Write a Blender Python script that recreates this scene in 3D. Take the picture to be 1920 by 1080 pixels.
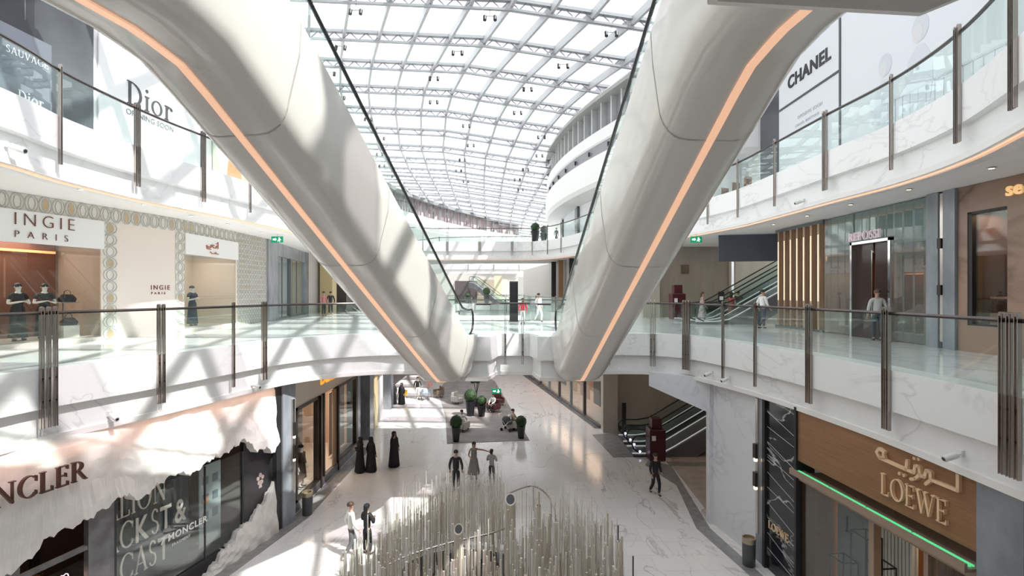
import bpy, math, random
from mathutils import Vector, Matrix
random.seed(7)
S = bpy.context.scene
for o in list(bpy.data.objects): bpy.data.objects.remove(o)
PI = math.pi
G, L1, L2 = -6.9, 0.0, 6.35         # floor levels (mall floor, first floor, second floor)
EYE, FL, HZ = 1.7, 930.0, 547.0     # eye height, focal length in px, horizon row

# ---------------------------------------------------------------- camera, sky, sun, exposure
cd = bpy.data.cameras.new('camera'); cam = bpy.data.objects.new('camera', cd)
S.collection.objects.link(cam); S.camera = cam
cam.location = (0, 0, EYE); cam.rotation_euler = (PI/2, 0, 0)
cd.sensor_width = 36; cd.lens = FL/1920*36; cd.shift_y = 7/1920; cd.clip_start = .05; cd.clip_end = 600
w = bpy.data.worlds.new('sky'); S.world = w; w.use_nodes = True
bg = w.node_tree.nodes['Background']; bg.inputs[0].default_value = (.93, .96, 1, 1); bg.inputs[1].default_value = 3.0
sd = bpy.data.lights.new('sun', 'SUN'); sd.energy = 9.5; sd.angle = .012; sd.color = (1, .965, .91)
sun = bpy.data.objects.new('sun', sd); S.collection.objects.link(sun)
sun.rotation_euler = Vector((-.62, .42, -1)).to_track_quat('-Z', 'Y').to_euler()
vs = S.view_settings; vs.view_transform = 'Standard'; vs.look = 'None'; vs.gamma = 1; vs.exposure = -0.1; vs.use_curve_mapping = False

def area(loc, size, energy, col=(1, .85, .7), size_y=None, rot=(0, 0, 0)):
    d = bpy.data.lights.new('ceiling_lamp', 'AREA'); d.energy = energy; d.color = col; d.size = size
    if size_y: d.shape = 'RECTANGLE'; d.size_y = size_y
    o = bpy.data.objects.new('ceiling_lamp', d); S.collection.objects.link(o); o.location = loc; o.rotation_euler = rot
    return o

# ---------------------------------------------------------------- materials
MATS = {}
def M(name, col=(.8, .8, .8), rough=.5, metal=0, emit=0, ecol=None, noise=None, bump=0, marble=None, coat=0):
    if name in MATS: return MATS[name]
    m = bpy.data.materials.new(name); m.use_nodes = True; nt = m.node_tree; N = nt.nodes; L = nt.links
    b = N['Principled BSDF']
    b.inputs['Base Color'].default_value = (*col, 1); b.inputs['Roughness'].default_value = rough; b.inputs['Metallic'].default_value = metal
    if coat: b.inputs['Coat Weight'].default_value = coat; b.inputs['Coat Roughness'].default_value = .05
    if emit:
        b.inputs['Emission Color'].default_value = (*(ecol or col), 1); b.inputs['Emission Strength'].default_value = emit
    if noise or marble or bump:
        tc = N.new('ShaderNodeTexCoord')
    if noise:
        sc, c2, stretch = noise
        mp = N.new('ShaderNodeMapping'); mp.inputs['Scale'].default_value = stretch; L.new(tc.outputs['Object'], mp.inputs[0])
        n = N.new('ShaderNodeTexNoise'); n.inputs['Scale'].default_value = sc; n.inputs['Detail'].default_value = 6; L.new(mp.outputs[0], n.inputs[0])
        r = N.new('ShaderNodeValToRGB'); r.color_ramp.elements[0].position = .35; r.color_ramp.elements[1].position = .65
        r.color_ramp.elements[0].color = (*col, 1); r.color_ramp.elements[1].color = (*c2, 1)
        L.new(n.outputs['Fac'], r.inputs[0]); L.new(r.outputs[0], b.inputs['Base Color'])
    if marble:
        sc, vein, width, tile = marble
        n1 = N.new('ShaderNodeTexNoise'); n1.inputs['Scale'].default_value = sc; n1.inputs['Detail'].default_value = 7; n1.inputs['Distortion'].default_value = 1.2
        mp = N.new('ShaderNodeMapping'); mp.inputs['Rotation'].default_value = (.3, .2, .6); mp.inputs['Scale'].default_value = (1, .4, .8)
        L.new(tc.outputs['Object'], mp.inputs[0]); L.new(mp.outputs[0], n1.inputs[0])
        s = N.new('ShaderNodeMath'); s.operation = 'SUBTRACT'; s.inputs[1].default_value = .5; L.new(n1.outputs['Fac'], s.inputs[0])
        a = N.new('ShaderNodeMath'); a.operation = 'ABSOLUTE'; L.new(s.outputs[0], a.inputs[0])
        r = N.new('ShaderNodeValToRGB'); e = r.color_ramp.elements
        e[0].position = 0; e[0].color = (*vein, 1); e[1].position = width; e[1].color = (*col, 1)
        L.new(a.outputs[0], r.inputs[0])
        n2 = N.new('ShaderNodeTexNoise'); n2.inputs['Scale'].default_value = sc*.45; n2.inputs['Detail'].default_value = 3; L.new(tc.outputs['Object'], n2.inputs[0])
        r2 = N.new('ShaderNodeValToRGB'); f = r2.color_ramp.elements; f[0].position = .38; f[1].position = .62
        f[0].color = (1, 1, 1, 1); f[1].color = (0, 0, 0, 1); L.new(n2.outputs['Fac'], r2.inputs[0])
        mx = N.new('ShaderNodeMix'); mx.data_type = 'RGBA'; L.new(r2.outputs[0], mx.inputs[0]); mx.inputs[6].default_value = (*col, 1); L.new(r.outputs[0], mx.inputs[7])
        out = mx.outputs[2]
        if tile:
            br = N.new('ShaderNodeTexBrick'); br.inputs['Scale'].default_value = 1; br.inputs['Brick Width'].default_value = tile; br.inputs['Row Height'].default_value = tile*.6
            br.inputs['Mortar Size'].default_value = .006; br.inputs['Color1'].default_value = (1, 1, 1, 1); br.inputs['Color2'].default_value = (.95, .95, .95, 1); br.inputs['Mortar'].default_value = (.72, .7, .68, 1)
            L.new(tc.outputs['Object'], br.inputs[0])
            m2 = N.new('ShaderNodeMix'); m2.data_type = 'RGBA'; m2.blend_type = 'MULTIPLY'; m2.inputs[0].default_value = 1
            L.new(out, m2.inputs[6]); L.new(br.outputs[0], m2.inputs[7]); out = m2.outputs[2]
        L.new(out, b.inputs['Base Color'])
    if bump:
        sc, st = bump
        n = N.new('ShaderNodeTexNoise'); n.inputs['Scale'].default_value = sc; n.inputs['Detail'].default_value = 8; L.new(tc.outputs['Object'], n.inputs[0])
        bp = N.new('ShaderNodeBump'); bp.inputs['Strength'].default_value = st; L.new(n.outputs['Fac'], bp.inputs['Height']); L.new(bp.outputs[0], b.inputs['Normal'])
    MATS[name] = m; return m

def glassy(name, tint, base=.05, graz=.6, rough=0.0, milk=0, milkcol=(.9, .9, .9)):
    """see-through sheet: transparent body with a mirror coat that grows towards grazing angles"""
    m = bpy.data.materials.new(name); m.use_nodes = True; nt = m.node_tree; N = nt.nodes; L = nt.links
    N.remove(N['Principled BSDF']); out = N['Material Output']
    t = N.new('ShaderNodeBsdfTransparent'); t.inputs[0].default_value = (*tint, 1)
    g = N.new('ShaderNodeBsdfGlossy'); g.inputs['Roughness'].default_value = rough; g.inputs[0].default_value = (.95, 1, .98, 1)
    lw = N.new('ShaderNodeLayerWeight'); lw.inputs[0].default_value = .5
    p = N.new('ShaderNodeMath'); p.operation = 'POWER'; p.inputs[1].default_value = 3; L.new(lw.outputs['Facing'], p.inputs[0])
    q = N.new('ShaderNodeMath'); q.operation = 'MULTIPLY_ADD'; q.inputs[1].default_value = graz; q.inputs[2].default_value = base; L.new(p.outputs[0], q.inputs[0])
    mx = N.new('ShaderNodeMixShader'); L.new(q.outputs[0], mx.inputs[0]); L.new(t.outputs[0], mx.inputs[1]); L.new(g.outputs[0], mx.inputs[2])
    fin = mx
    if milk:
        d = N.new('ShaderNodeBsdfDiffuse'); d.inputs[0].default_value = (*milkcol, 1)
        m2 = N.new('ShaderNodeMixShader'); m2.inputs[0].default_value = milk; L.new(mx.outputs[0], m2.inputs[1]); L.new(d.outputs[0], m2.inputs[2]); fin = m2
    L.new(fin.outputs[0], out.inputs[0]); MATS[name] = m; return m

white = M('white plaster', (.86, .86, .845), .55)
ceilm = M('ceiling paint', (.84, .82, .79), .7)
band = M('white marble band', (.87, .87, .86), .28, marble=(.8, (.7, .7, .7), .02, 0))
wallmarble = M('pale grey marble wall', (.74, .75, .77), .35, marble=(.7, (.58, .59, .62), .02, 0))
floorG = M('polished marble floor', (.80, .775, .755), .13, marble=(.62, (.46, .43, .41), .012, 1.5))
floorU = M('upper polished marble', (.76, .78, .77), .1, marble=(.5, (.55, .56, .57), .03, 1.2))
darkstone = M('dark grey stone', (.13, .13, .135), .2, noise=(3, (.2, .2, .21), (1, 1, 1)))
midstone = M('grey stone border', (.24, .235, .235), .22, noise=(4, (.32, .31, .3), (1, 1, 1)))
carpetm = M('taupe carpet', (.24, .215, .205), .9, noise=(1.2, (.31, .28, .265), (1, 1, 1)))
lobbyfloor = M('taupe lobby floor', (.42, .37, .34), .25, noise=(2, (.5, .44, .40), (1, 1, 1)))
steel = M('brushed bronze steel', (.42, .375, .35), .22, 1)
steelL = M('brushed bright steel', (.62, .58, .55), .22, 1)
railm = M('dark bronze rail', (.10, .085, .08), .3, .8)
chrome = M('chrome', (.8, .8, .82), .08, 1)
clad = M('cream lacquered cladding', (.72, .70, .655), .26, coat=.5)
rubber = M('black rubber', (.025, .025, .028), .35)
black = M('black', (.02, .02, .022), .4)
blackgloss = M('black gloss', (.015, .015, .017), .08)
peach = M('peach light strip', (.95, .62, .42), .4, emit=.62, ecol=(1, .56, .36))
greyst = M('grey veined stone', (.23, .25, .275), .22, noise=(2, (.33, .35, .38), (1, 1, .4)))
roofw = M('white roof steel', (.40, .41, .42), .4)
roofd = M('grey roof truss', (.26, .27, .28), .4, .2)
beige = M('beige stone panel', (.50, .45, .37), .35, noise=(1.5, (.56, .51, .43), (1, 1, .3)))
taupe = M('taupe stone panel', (.33, .29, .24), .35, noise=(2, (.38, .33, .28), (1, 1, .2)))
creamp = M('cream panel', (.80, .72, .65), .5)
whitep = M('white sign board', (.85, .85, .84), .4)
maroon = M('maroon lacquer', (.075, .008, .016), .35)
glass = glassy('clear green glass', (.935, .98, .965), .03, .25)
glassd = glassy('shop window glass', (.90, .93, .93), .05, .35)
roofglass = glassy('roof glass', (.95, .97, .98), .03, .3)
frit = glassy('fritted roof glass', (.60, .56, .62), .03, .3, milk=.35, milkcol=(.80, .76, .82))
acryl = glassy('frosted acrylic rod', (.93, .91, .87), .05, .5, rough=.15, milk=.36, milkcol=(.90, .88, .84))
rodm = M('beige rod', (.64, .58, .49), .35)
rodw = M('ivory rod', (.83, .81, .76), .3)
skin = M('skin', (.50, .31, .22), .5); hairm = M('dark hair', (.03, .022, .018), .5)
leaf = M('topiary leaves', (.014, .040, .010), .7, noise=(14, (.03, .07, .018), (1, 1, 1)))
potm = M('dark planter', (.022, .024, .03), .3)
warm = M('warm lamp glow', (1, .8, .6), .5, emit=6, ecol=(1, .72, .45))
signgreen = M('exit sign green', (.0, .3, .14), .4, emit=.25, ecol=(.0, .5, .25))
signwhite = M('lit white', (1, 1, 1), .4, emit=1.2)

# ---------------------------------------------------------------- mesh helpers
C = S.collection
def tag(o, label=None, cat=None, group=None, kind=None):
    if label: o['label'] = label
    if cat: o['category'] = cat
    if group: o['group'] = group
    if kind: o['kind'] = kind
    return o
def thing(name, label, cat, loc=(0, 0, 0), rz=0, group=None):
    o = bpy.data.objects.new(name, None); C.objects.link(o); o.location = loc; o.rotation_euler = (0, 0, rz); o.empty_display_size = .2
    return tag(o, label, cat, group)
def root_s(name):
    o = bpy.data.objects.new(name, None); C.objects.link(o); o['kind'] = 'structure'; return o
def dup(root, loc, rz=None, label=None, group=None):
    r = root.copy(); C.objects.link(r); r.location = loc
    if rz is not None: r.rotation_euler = (0, 0, rz)
    if label: r['label'] = label
    if group: r['group'] = group
    for ch in list(root.children):
        c = ch.copy(); C.objects.link(c); c.parent = r
        for g in ch.children:
            d = g.copy(); C.objects.link(d); d.parent = c
    return r
def link_mesh(name, me, mat=None, parent=None):
    o = bpy.data.objects.new(name, me); C.objects.link(o)
    if mat is not None: me.materials.clear(); me.materials.append(mat)
    if parent is not None: o.parent = parent
    return o

class MB:
    def __init__(s): s.v = []; s.f = []
    def add(s, vs, fs):
        n = len(s.v); s.v += [tuple(v) for v in vs]; s.f += [tuple(i+n for i in f) for f in fs]; return s
    def box(s, x0, x1, y0, y1, z0, z1):
        return s.add([(x0,y0,z0),(x1,y0,z0),(x1,y1,z0),(x0,y1,z0),(x0,y0,z1),(x1,y0,z1),(x1,y1,z1),(x0,y1,z1)],
                     [(0,3,2,1),(4,5,6,7),(0,1,5,4),(1,2,6,5),(2,3,7,6),(3,0,4,7)])
    def prism(s, poly, z0, z1):                       # polygon in x,y
        n = len(poly)
        return s.add([(x,y,z0) for x,y in poly]+[(x,y,z1) for x,y in poly],
                     [tuple(range(n))[::-1], tuple(range(n,2*n))]+[(i,(i+1)%n,n+(i+1)%n,n+i) for i in range(n)])
    def prismY(s, poly, y0, y1):                      # polygon in x,z, extruded in y
        n = len(poly)
        return s.add([(x,y0,z) for x,z in poly]+[(x,y1,z) for x,z in poly],
                     [tuple(range(n)), tuple(range(n,2*n))[::-1]]+[(i,n+i,n+(i+1)%n,(i+1)%n) for i in range(n)])
    def cyl(s, a, b, r, n=10, r2=None):
        a = Vector(a); b = Vector(b); d = (b-a).normalized(); r2 = r if r2 is None else r2
        u = d.orthogonal().normalized(); w_ = d.cross(u)
        ring = [(math.cos(2*PI*i/n), math.sin(2*PI*i/n)) for i in range(n)]
        return s.add([a+(u*c+w_*k)*r for c,k in ring]+[b+(u*c+w_*k)*r2 for c,k in ring],
                     [tuple(range(n))[::-1], tuple(range(n,2*n))]+[(i,(i+1)%n,n+(i+1)%n,n+i) for i in range(n)])
    def tube(s, pts, r, n=8):
        pts = [Vector(p) for p in pts]; m = len(pts); vs = []; up = Vector((0,0,1)); pu = None
        for i,p in enumerate(pts):
            d = (pts[min(i+1,m-1)]-pts[max(i-1,0)]).normalized()
            if pu is None: pu = d.orthogonal().normalized()
            pu = (pu-d*pu.dot(d)).normalized(); w_ = d.cross(pu)
            vs += [p+(pu*math.cos(2*PI*k/n)+w_*math.sin(2*PI*k/n))*r for k in range(n)]
        fs = [(i*n+k, i*n+(k+1)%n, (i+1)*n+(k+1)%n, (i+1)*n+k) for i in range(m-1) for k in range(n)]
        return s.add(vs, fs+[tuple(range(n))[::-1], tuple(range((m-1)*n, m*n))])
    def lathe(s, prof, c=(0,0,0), n=16, sx=1, sy=1):
        vs = []; m = len(prof)
        for r,z in prof: vs += [(c[0]+r*sx*math.cos(2*PI*k/n), c[1]+r*sy*math.sin(2*PI*k/n), c[2]+z) for k in range(n)]
        return s.add(vs, [(i*n+k, i*n+(k+1)%n, (i+1)*n+(k+1)%n, (i+1)*n+k) for i in range(m-1) for k in range(n)]+[tuple(range(n))[::-1], tuple(range((m-1)*n, m*n))])
    def loft(s, rings):
        n = len(rings[0]); m = len(rings)
        return s.add([p for r in rings for p in r], [(i*n+k, i*n+(k+1)%n, (i+1)*n+(k+1)%n, (i+1)*n+k) for i in range(m-1) for k in range(n)]+[tuple(range(n))[::-1], tuple(range((m-1)*n, m*n))])
    def ball(s, c, r, n=12, sx=1, sy=1, sz=1):
        return s.lathe([(max(.001, r*math.sin(PI*i/(n//2+2))), -r*sz*math.cos(PI*i/(n//2+2))) for i in range(n//2+3)], c, n, sx, sy)
    def build(s, name, mat=None, parent=None, Mx=None, smooth=False):
        me = bpy.data.meshes.new(name); vs = [Mx @ Vector(v) for v in s.v] if Mx is not None else s.v
        me.from_pydata([tuple(v) for v in vs], [], s.f); me.validate()
        if smooth:
            for p in me.polygons: p.use_smooth = len(p.vertices) <= 4
            try: me.set_sharp_from_angle(angle=math.radians(40))
            except Exception: pass
        me.update(); return link_mesh(name, me, mat, parent)
def struct(name, mb, mat, parent=None, **k):
    o = mb.build(name, mat, parent, **k)
    if parent is None: o['kind'] = 'structure'
    return o

def smooth_path(pts, n=8):
    P = [Vector((*p, 0)) for p in pts]; out = []
    for i in range(len(P)-1):
        a = P[max(i-1,0)]; b = P[i]; c = P[i+1]; d = P[min(i+2,len(P)-1)]
        for k in range(n):
            t = k/n
            q = .5*((2*b)+(c-a)*t+(2*a-5*b+4*c-d)*t*t+(3*b-a-3*c+d)*t**3); out.append((q.x,q.y))
    return out+[tuple(pts[-1])]
def normals(path, closed=False):
    out = []; m = len(path)
    for i in range(m):
        def nn(a,b):
            d = Vector((b[0]-a[0], b[1]-a[1])); d.normalize(); return Vector((d.y,-d.x))
        if closed: n1 = nn(path[i-1], path[i]); n2 = nn(path[i], path[(i+1)%m])
        else: n1 = nn(path[max(i-1,0)], path[max(i,1)]); n2 = nn(path[min(i,m-2)], path[min(i+1,m-1)])
        b = n1+n2
        if b.length < .1: b = n1
        b.normalize(); c = max(.5, b.dot(n1)); out.append((b.x/c, b.y/c))
    return out
def sweep(mb, path, prof, z=0, closed_prof=True):
    """profile points (n, z), n to the right of the path"""
    nr = normals(path); k = len(prof)
    vs = [(p[0]+n[0]*a, p[1]+n[1]*a, z+b) for p,n in zip(path,nr) for a,b in prof]
    kk = k if closed_prof else k-1
    fs = [(i*k+j, i*k+(j+1)%k, (i+1)*k+(j+1)%k, (i+1)*k+j) for i in range(len(path)-1) for j in range(kk)]
    if closed_prof: fs += [tuple(range(k))[::-1], tuple(range((len(path)-1)*k, len(path)*k))]
    return mb.add(vs, fs)
def offset(path, d):
    return [(p[0]+n[0]*d, p[1]+n[1]*d) for p,n in zip(path, normals(path))]
def frame(a, b, z):
    """matrix of a wall: local x runs from a to b, local -y faces the viewer, local z up; a,b are plan points"""
    u = Vector((b[0]-a[0], b[1]-a[1], 0)).normalized(); n = Vector((0,0,1)).cross(u)
    m = Matrix.Identity(4)
    for i in range(3): m[i][0] = u[i]; m[i][1] = n[i]
    m[0][3], m[1][3], m[2][3] = a[0], a[1], z
    return m
def gnd(px, py, z=G):
    Y = FL*(EYE-z)/(py-HZ); return ((px-960)/FL*Y, Y)
def dist2(a, b): return math.hypot(a[0]-b[0], a[1]-b[1])

# ---------------------------------------------------------------- lettering
def fmesh(mb, txt, size, depth, x, z, y=0, spacing=1.0, bold=0.0, align='LEFT', sx=1.0):
    cu = bpy.data.curves.new('t', 'FONT'); cu.body = txt; cu.size = size; cu.extrude = depth/2; cu.space_character = spacing; cu.offset = bold; cu.align_x = align; cu.resolution_u = 4
    ob = bpy.data.objects.new('t', cu); C.objects.link(ob); dg = bpy.context.evaluated_depsgraph_get(); dg.update()
    me = bpy.data.meshes.new_from_object(ob.evaluated_get(dg))
    mb.add([(x+v.co.x*sx, y-v.co.z, z+v.co.y) for v in me.vertices], [tuple(p.vertices) for p in me.polygons])
    bpy.data.objects.remove(ob); bpy.data.curves.remove(cu); bpy.data.meshes.remove(me); return mb
def ln(a, b, w): 
    d = Vector((b[0]-a[0], b[1]-a[1])); d.normalize(); n = Vector((-d.y, d.x))*w/2
    return [(a[0]-n.x,a[1]-n.y),(b[0]-n.x,b[1]-n.y),(b[0]+n.x,b[1]+n.y),(a[0]+n.x,a[1]+n.y)]
def arcq(cx, cy, rx, ry, wt, wn, a0, a1, n=12):
    out = []
    for i in range(n):
        q = []
        for t, s_ in ((i,0),(i+1,0),(i+1,1),(i,1)):
            a = math.radians(a0+(a1-a0)*t/n)
            q.append((cx+(rx-wt*s_)*math.cos(a), cy+(ry-wn*s_)*math.sin(a)))
        out.append(q)
    return out
T, t_ = .13, .045
def stem(x, h=1, T=T): return [ln((x,0),(x,h),T), ln((x-.13,.02),(x+.13,.02),t_), ln((x-.13,h-.02),(x+.13,h-.02),t_)]
GL = {
 'D': (.85, stem(.14)+arcq(.2,.5,.58,.5,T,t_,-90,90)+[ln((.14,.022),(.22,.022),t_),ln((.14,.978),(.22,.978),t_)]),
 'i': (.32, stem(.15,.66)+arcq(.15,.9,.08,.08,.079,.079,0,360,8)),
 'o': (.72, arcq(.34,.33,.32,.34,.12,.04,0,360,20)),
 'r': (.52, stem(.15,.66)+arcq(.33,.42,.2,.24,.1,.06,20,150,8)+arcq(.43,.55,.07,.07,.069,.069,0,360,8)),
 'O': (1.05, arcq(.5,.5,.48,.52,T,.04,0,360,24)),
 'C': (.9, arcq(.5,.5,.48,.52,T,.05,45,318,20)+[ln((.83,.68),(.83,.95),.04),ln((.82,.08),(.82,.26),.04)]),
 'G': (.95, arcq(.5,.5,.48,.52,T,.05,45,330,20)+[ln((.83,.68),(.83,.95),.04)]+[ln((.84,.08),(.84,.42),.11),ln((.7,.42),(.97,.42),t_)]),
 'L': (.68, stem(.14)+[ln((.14,.02),(.62,.02),t_),ln((.6,.0),(.6,.22),.05)]),
 'E': (.7, stem(.14)+[ln((.14,.02),(.62,.02),t_),ln((.14,.98),(.6,.98),t_),ln((.14,.52),(.5,.52),t_),ln((.6,.0),(.6,.2),.05),ln((.58,.8),(.58,1),.05),ln((.5,.42),(.5,.62),.04)]),
 'I': (.34, stem(.16)), 
 'N': (.95, [ln((.14,0),(.14,1),t_),ln((.8,0),(.8,1),t_),ln((.14,.97),(.8,.03),T),ln((.02,.02),(.27,.02),t_),ln((.02,.98),(.2,.98),t_),ln((.67,.98),(.93,.98),t_)]),
 'M': (1.15, [ln((.14,0),(.18,1),t_),ln((.98,0),(.94,1),T),ln((.18,.97),(.56,.05),T),ln((.56,.05),(.94,.97),t_),ln((.02,.02),(.27,.02),t_),ln((.83,.02),(1.12,.02),t_),ln((.06,.98),(.24,.98),t_),ln((.9,.98),(1.06,.98),t_)]),
 'R': (.82, stem(.14)+arcq(.26,.74,.36,.26,T,t_,-90,90)+[ln((.14,.978),(.28,.978),t_),ln((.14,.5),(.28,.5),t_),ln((.36,.5),(.72,.03),T),ln((.66,.02),(.84,.02),t_)]),
 'P': (.72, stem(.14)+arcq(.26,.72,.36,.28,T,t_,-90,90)+[ln((.14,.978),(.28,.978),t_),ln((.14,.46),(.28,.46),t_)]),
 'S': (.62, arcq(.3,.75,.24,.26,.1,.06,20,270,12)+arcq(.3,.25,.26,.27,.1,.06,-160,90,12)),
 'A': (.88, [ln((.1,.02),(.42,1),t_),ln((.42,1),(.76,.02),T),ln((.2,.34),(.64,.34),t_),ln((0,.02),(.22,.02),t_),ln((.62,.02),(.9,.02),t_)]),
 'V': (.86, [ln((.1,.98),(.42,.0),T),ln((.42,.0),(.74,.98),t_),ln((0,.98),(.24,.98),t_),ln((.62,.98),(.86,.98),t_)]),
 'U': (.9, [ln((.15,.3),(.15,1),T),ln((.74,.3),(.74,1),t_),ln((.02,.98),(.28,.98),t_),ln((.62,.98),(.87,.98),t_)]+arcq(.44,.32,.35,.34,.1,.06,180,360,12)),
 'W': (1.25, [ln((.1,.98),(.38,.0),T),ln((.38,.0),(.62,.98),t_),ln((.55,.98),(.84,.0),T),ln((.84,.0),(1.1,.98),t_),ln((0,.98),(.26,.98),t_),ln((.46,.98),(.7,.98),t_),ln((.98,.98),(1.22,.98),t_)]),
 ' ': (.4, [])}
def serif(mb, txt, h, x, z, y0, y1, space=.06, sx=1.0):
    for ch in txt:
        wd, qs = GL[ch]
        for q in qs: mb.prismY([(x+a*h*sx, z+b*h) for a,b in q], y0, y1)
        x += (wd+space)*h*sx
    return x
def ribbon(mb, pts, w, y0, y1, x=0, z=0, sc=1):
    for a,b in zip(pts[:-1], pts[1:]):
        mb.prismY([(x+p*sc, z+q*sc) for p,q in ln(a,b,w)], y0, y1)
        mb.prismY([(x+(b[0]+w/2*math.cos(k*PI/4))*sc, z+(b[1]+w/2*math.sin(k*PI/4))*sc) for k in range(8)], y0, y1)
    return mb

# ================================================================ STRUCTURE
# --- void edges of the upper floors (walked clockwise, the void on the right hand)
e1_left = smooth_path([(-10.5,-.4),(-10.7,4),(-10.6,8),(-10.3,10.8),(-9.5,13.1),(-8.85,15.3),(-8.15,17.6),(-7.0,19.1),(-5.6,19.9),(-4.4,20.05)], 6)
mid1 = [(-3.35,20.05),(-3.35,18.5),(-.85,18.5),(-.55,19.9),(.75,19.9),(1.0,18.5),(3.4,18.5),(3.4,20.05)]
e1_right = smooth_path([(4.4,20.1),(5.6,19.95),(6.7,19.0),(7.3,17.3),(7.7,15.7),(7.98,13.7),(8.18,11),(8.1,8),(8.0,4),(7.8,-.4)], 6)
edge1 = e1_left+mid1+e1_right
e2_left = smooth_path([(-11.6,2),(-11.7,7),(-11.75,11.4),(-12.1,13.6),(-12.0,16.9),(-11.3,20.8),(-10.8,26),(-10.6,34),(-10.6,41),(-9.6,45),(-7.0,46.2)], 6)
e2_right = smooth_path([(1.0,46.2),(3.0,45.2),(4.6,42),(6.6,35),(8.9,28.5),(9.9,24.7),(10.35,22.4),(10.45,19.4),(10.5,16.4),(10.6,13.8),(10.2,11.3),(9.2,8.8),(8.3,6.6)], 6)
edge2 = e2_left+e2_right
FAS = [(-.02,.02),(.06,.02),(.06,-.86),(-.10,-.9),(-.10,-1.66),(-.6,-1.66),(-.6,.0)]
# mall floor
struct('floor', MB().prism([(-20,-8),(20,-8),(20,140),(-20,140)], G-.3, G), floorG)
# first floor slab: everything outside void 1, with a second void behind the bridge
def slab(name, poly, zt, zb, mat_top, zc):
    struct(name, MB().prism(poly, zt-.25, zt), mat_top)
in1 = offset(edge1, -.05)
iL = in1[:len(e1_left)]; iR = in1[-len(e1_right):]; iM = in1[len(e1_left):-len(e1_right)]
def deck(poly, zt, fname, cname):
    struct(fname, MB().prism(poly, zt-.3, zt), floorU)
    struct(cname, MB().prism(poly, zt-1.64, zt-1.5), ceilm)
v2L = smooth_path([(-7.2,28.3),(-7.4,34),(-7.6,50),(-7.4,70)], 4); v2R = smooth_path([(5.0,28.3),(4.6,34),(3.2,42),(1.6,52),(1.4,70)], 4)
deck([(-18.5,-.4)]+iL+iM[:4]+[(0,19.95),(0,28.3)]+v2L+[(-18.5,70)], L1, 'floor_upper_left', 'ceiling_left')
lob = [(16.5,25.2),(10.2,25.2),(10.2,33.0),(16.5,33.0)]
deck([(0,28.3),(0,19.95)]+iM[4:]+iR+[(14.5,-.4),(14.5,24.2),(19.5,24.2),(19.5,70)]+v2R[::-1], L1, 'floor_upper_right', 'ceiling_right')
deck([(-18.5,70),(14,70),(14,84),(-18.5,84)], L1, 'floor_far_bridge', 'ceiling_far_bridge')
deck([(-18.5,-8),(14.5,-8),(14.5,-.4),(-18.5,-.4)], L1, 'floor_near_bridge', 'ceiling_near_bridge')
struct('trim_1', sweep(MB(), edge1, FAS, L1), band)
struct('trim_2', sweep(MB(), v2L[::-1]+[(-7.2,28.3),(5,28.3)]+v2R, [(-a,b) for a,b in FAS][::-1], L1) if False else sweep(MB(), [(5,28.3),(-7.2,28.3)], FAS, L1), band)
struct('trim_3', sweep(MB(), v2L, FAS, L1), band); struct('trim_4', sweep(MB(), v2R[::-1], FAS, L1), band)
struct('trim_5', sweep(MB(), [(-7.4,70),(1.4,70)], FAS, L1), band)
# second floor
iE2 = offset(edge2, -.05); k2 = len(e2_left)
deck([(-18.5,2)]+iE2[:k2]+[(-3,46.2),(-3,53),(-8,54),(-12,58),(-18.5,60)], L2, 'floor_top_left', 'ceiling_top_left')
deck([(-3,53),(-3,46.2)]+iE2[k2:]+[(14.8,6.6),(14.8,53),(3,53)], L2, 'floor_top_right', 'ceiling_top_right')
struct('trim_6', sweep(MB(), edge2, FAS, L2), band)
struct('trim_7', sweep(MB(), [(3.6,53),(-3,53),(-8,54),(-12,58),(-14.5,62)], FAS, L2), band)
# slab over the camera where the escalators land
deck([(-12,-4),(14.8,-4),(14.8,6.6),(8.3,6.6),(6.0,4.6),(4.9,4.6),(4.45,5.42),(2.05,5.2),(1.7,4.4),(-3.2,4.2),(-6.2,4.2),(-11.6,2),(-12,2)], L2, 'floor_top_near', 'ceiling_top_near')
struct('trim_8', sweep(MB(), [(8.3,6.6),(6.0,4.6),(4.9,4.6),(4.45,5.42),(2.05,5.2),(1.7,4.4),(-3.2,4.2),(-6.2,4.2),(-11.6,2)][::1], FAS, L2), M('taupe soffit', (.45, .43, .40), .4))
# peach light line under the second floor edge
struct('trim_9', sweep(MB(), edge2, [(-.12,-1.665),(-.12,-1.70),(-.22,-1.70),(-.22,-1.665)], L2), peach)
# far galleries of the top level
for i, (yy, xa, xb) in enumerate([(84,-16,5.5),(128,-16,8)]):
    deck([(xa,yy),(xb,yy),(xb,yy+6),(xa,yy+6)], L2, 'floor_gallery_%s' % ('near','far')[i], 'ceiling_gallery_%s' % ('near','far')[i])
    struct('trim_%d' % (10+i), sweep(MB(), [(xa,yy),(xb,yy)], FAS, L2), band)

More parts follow.
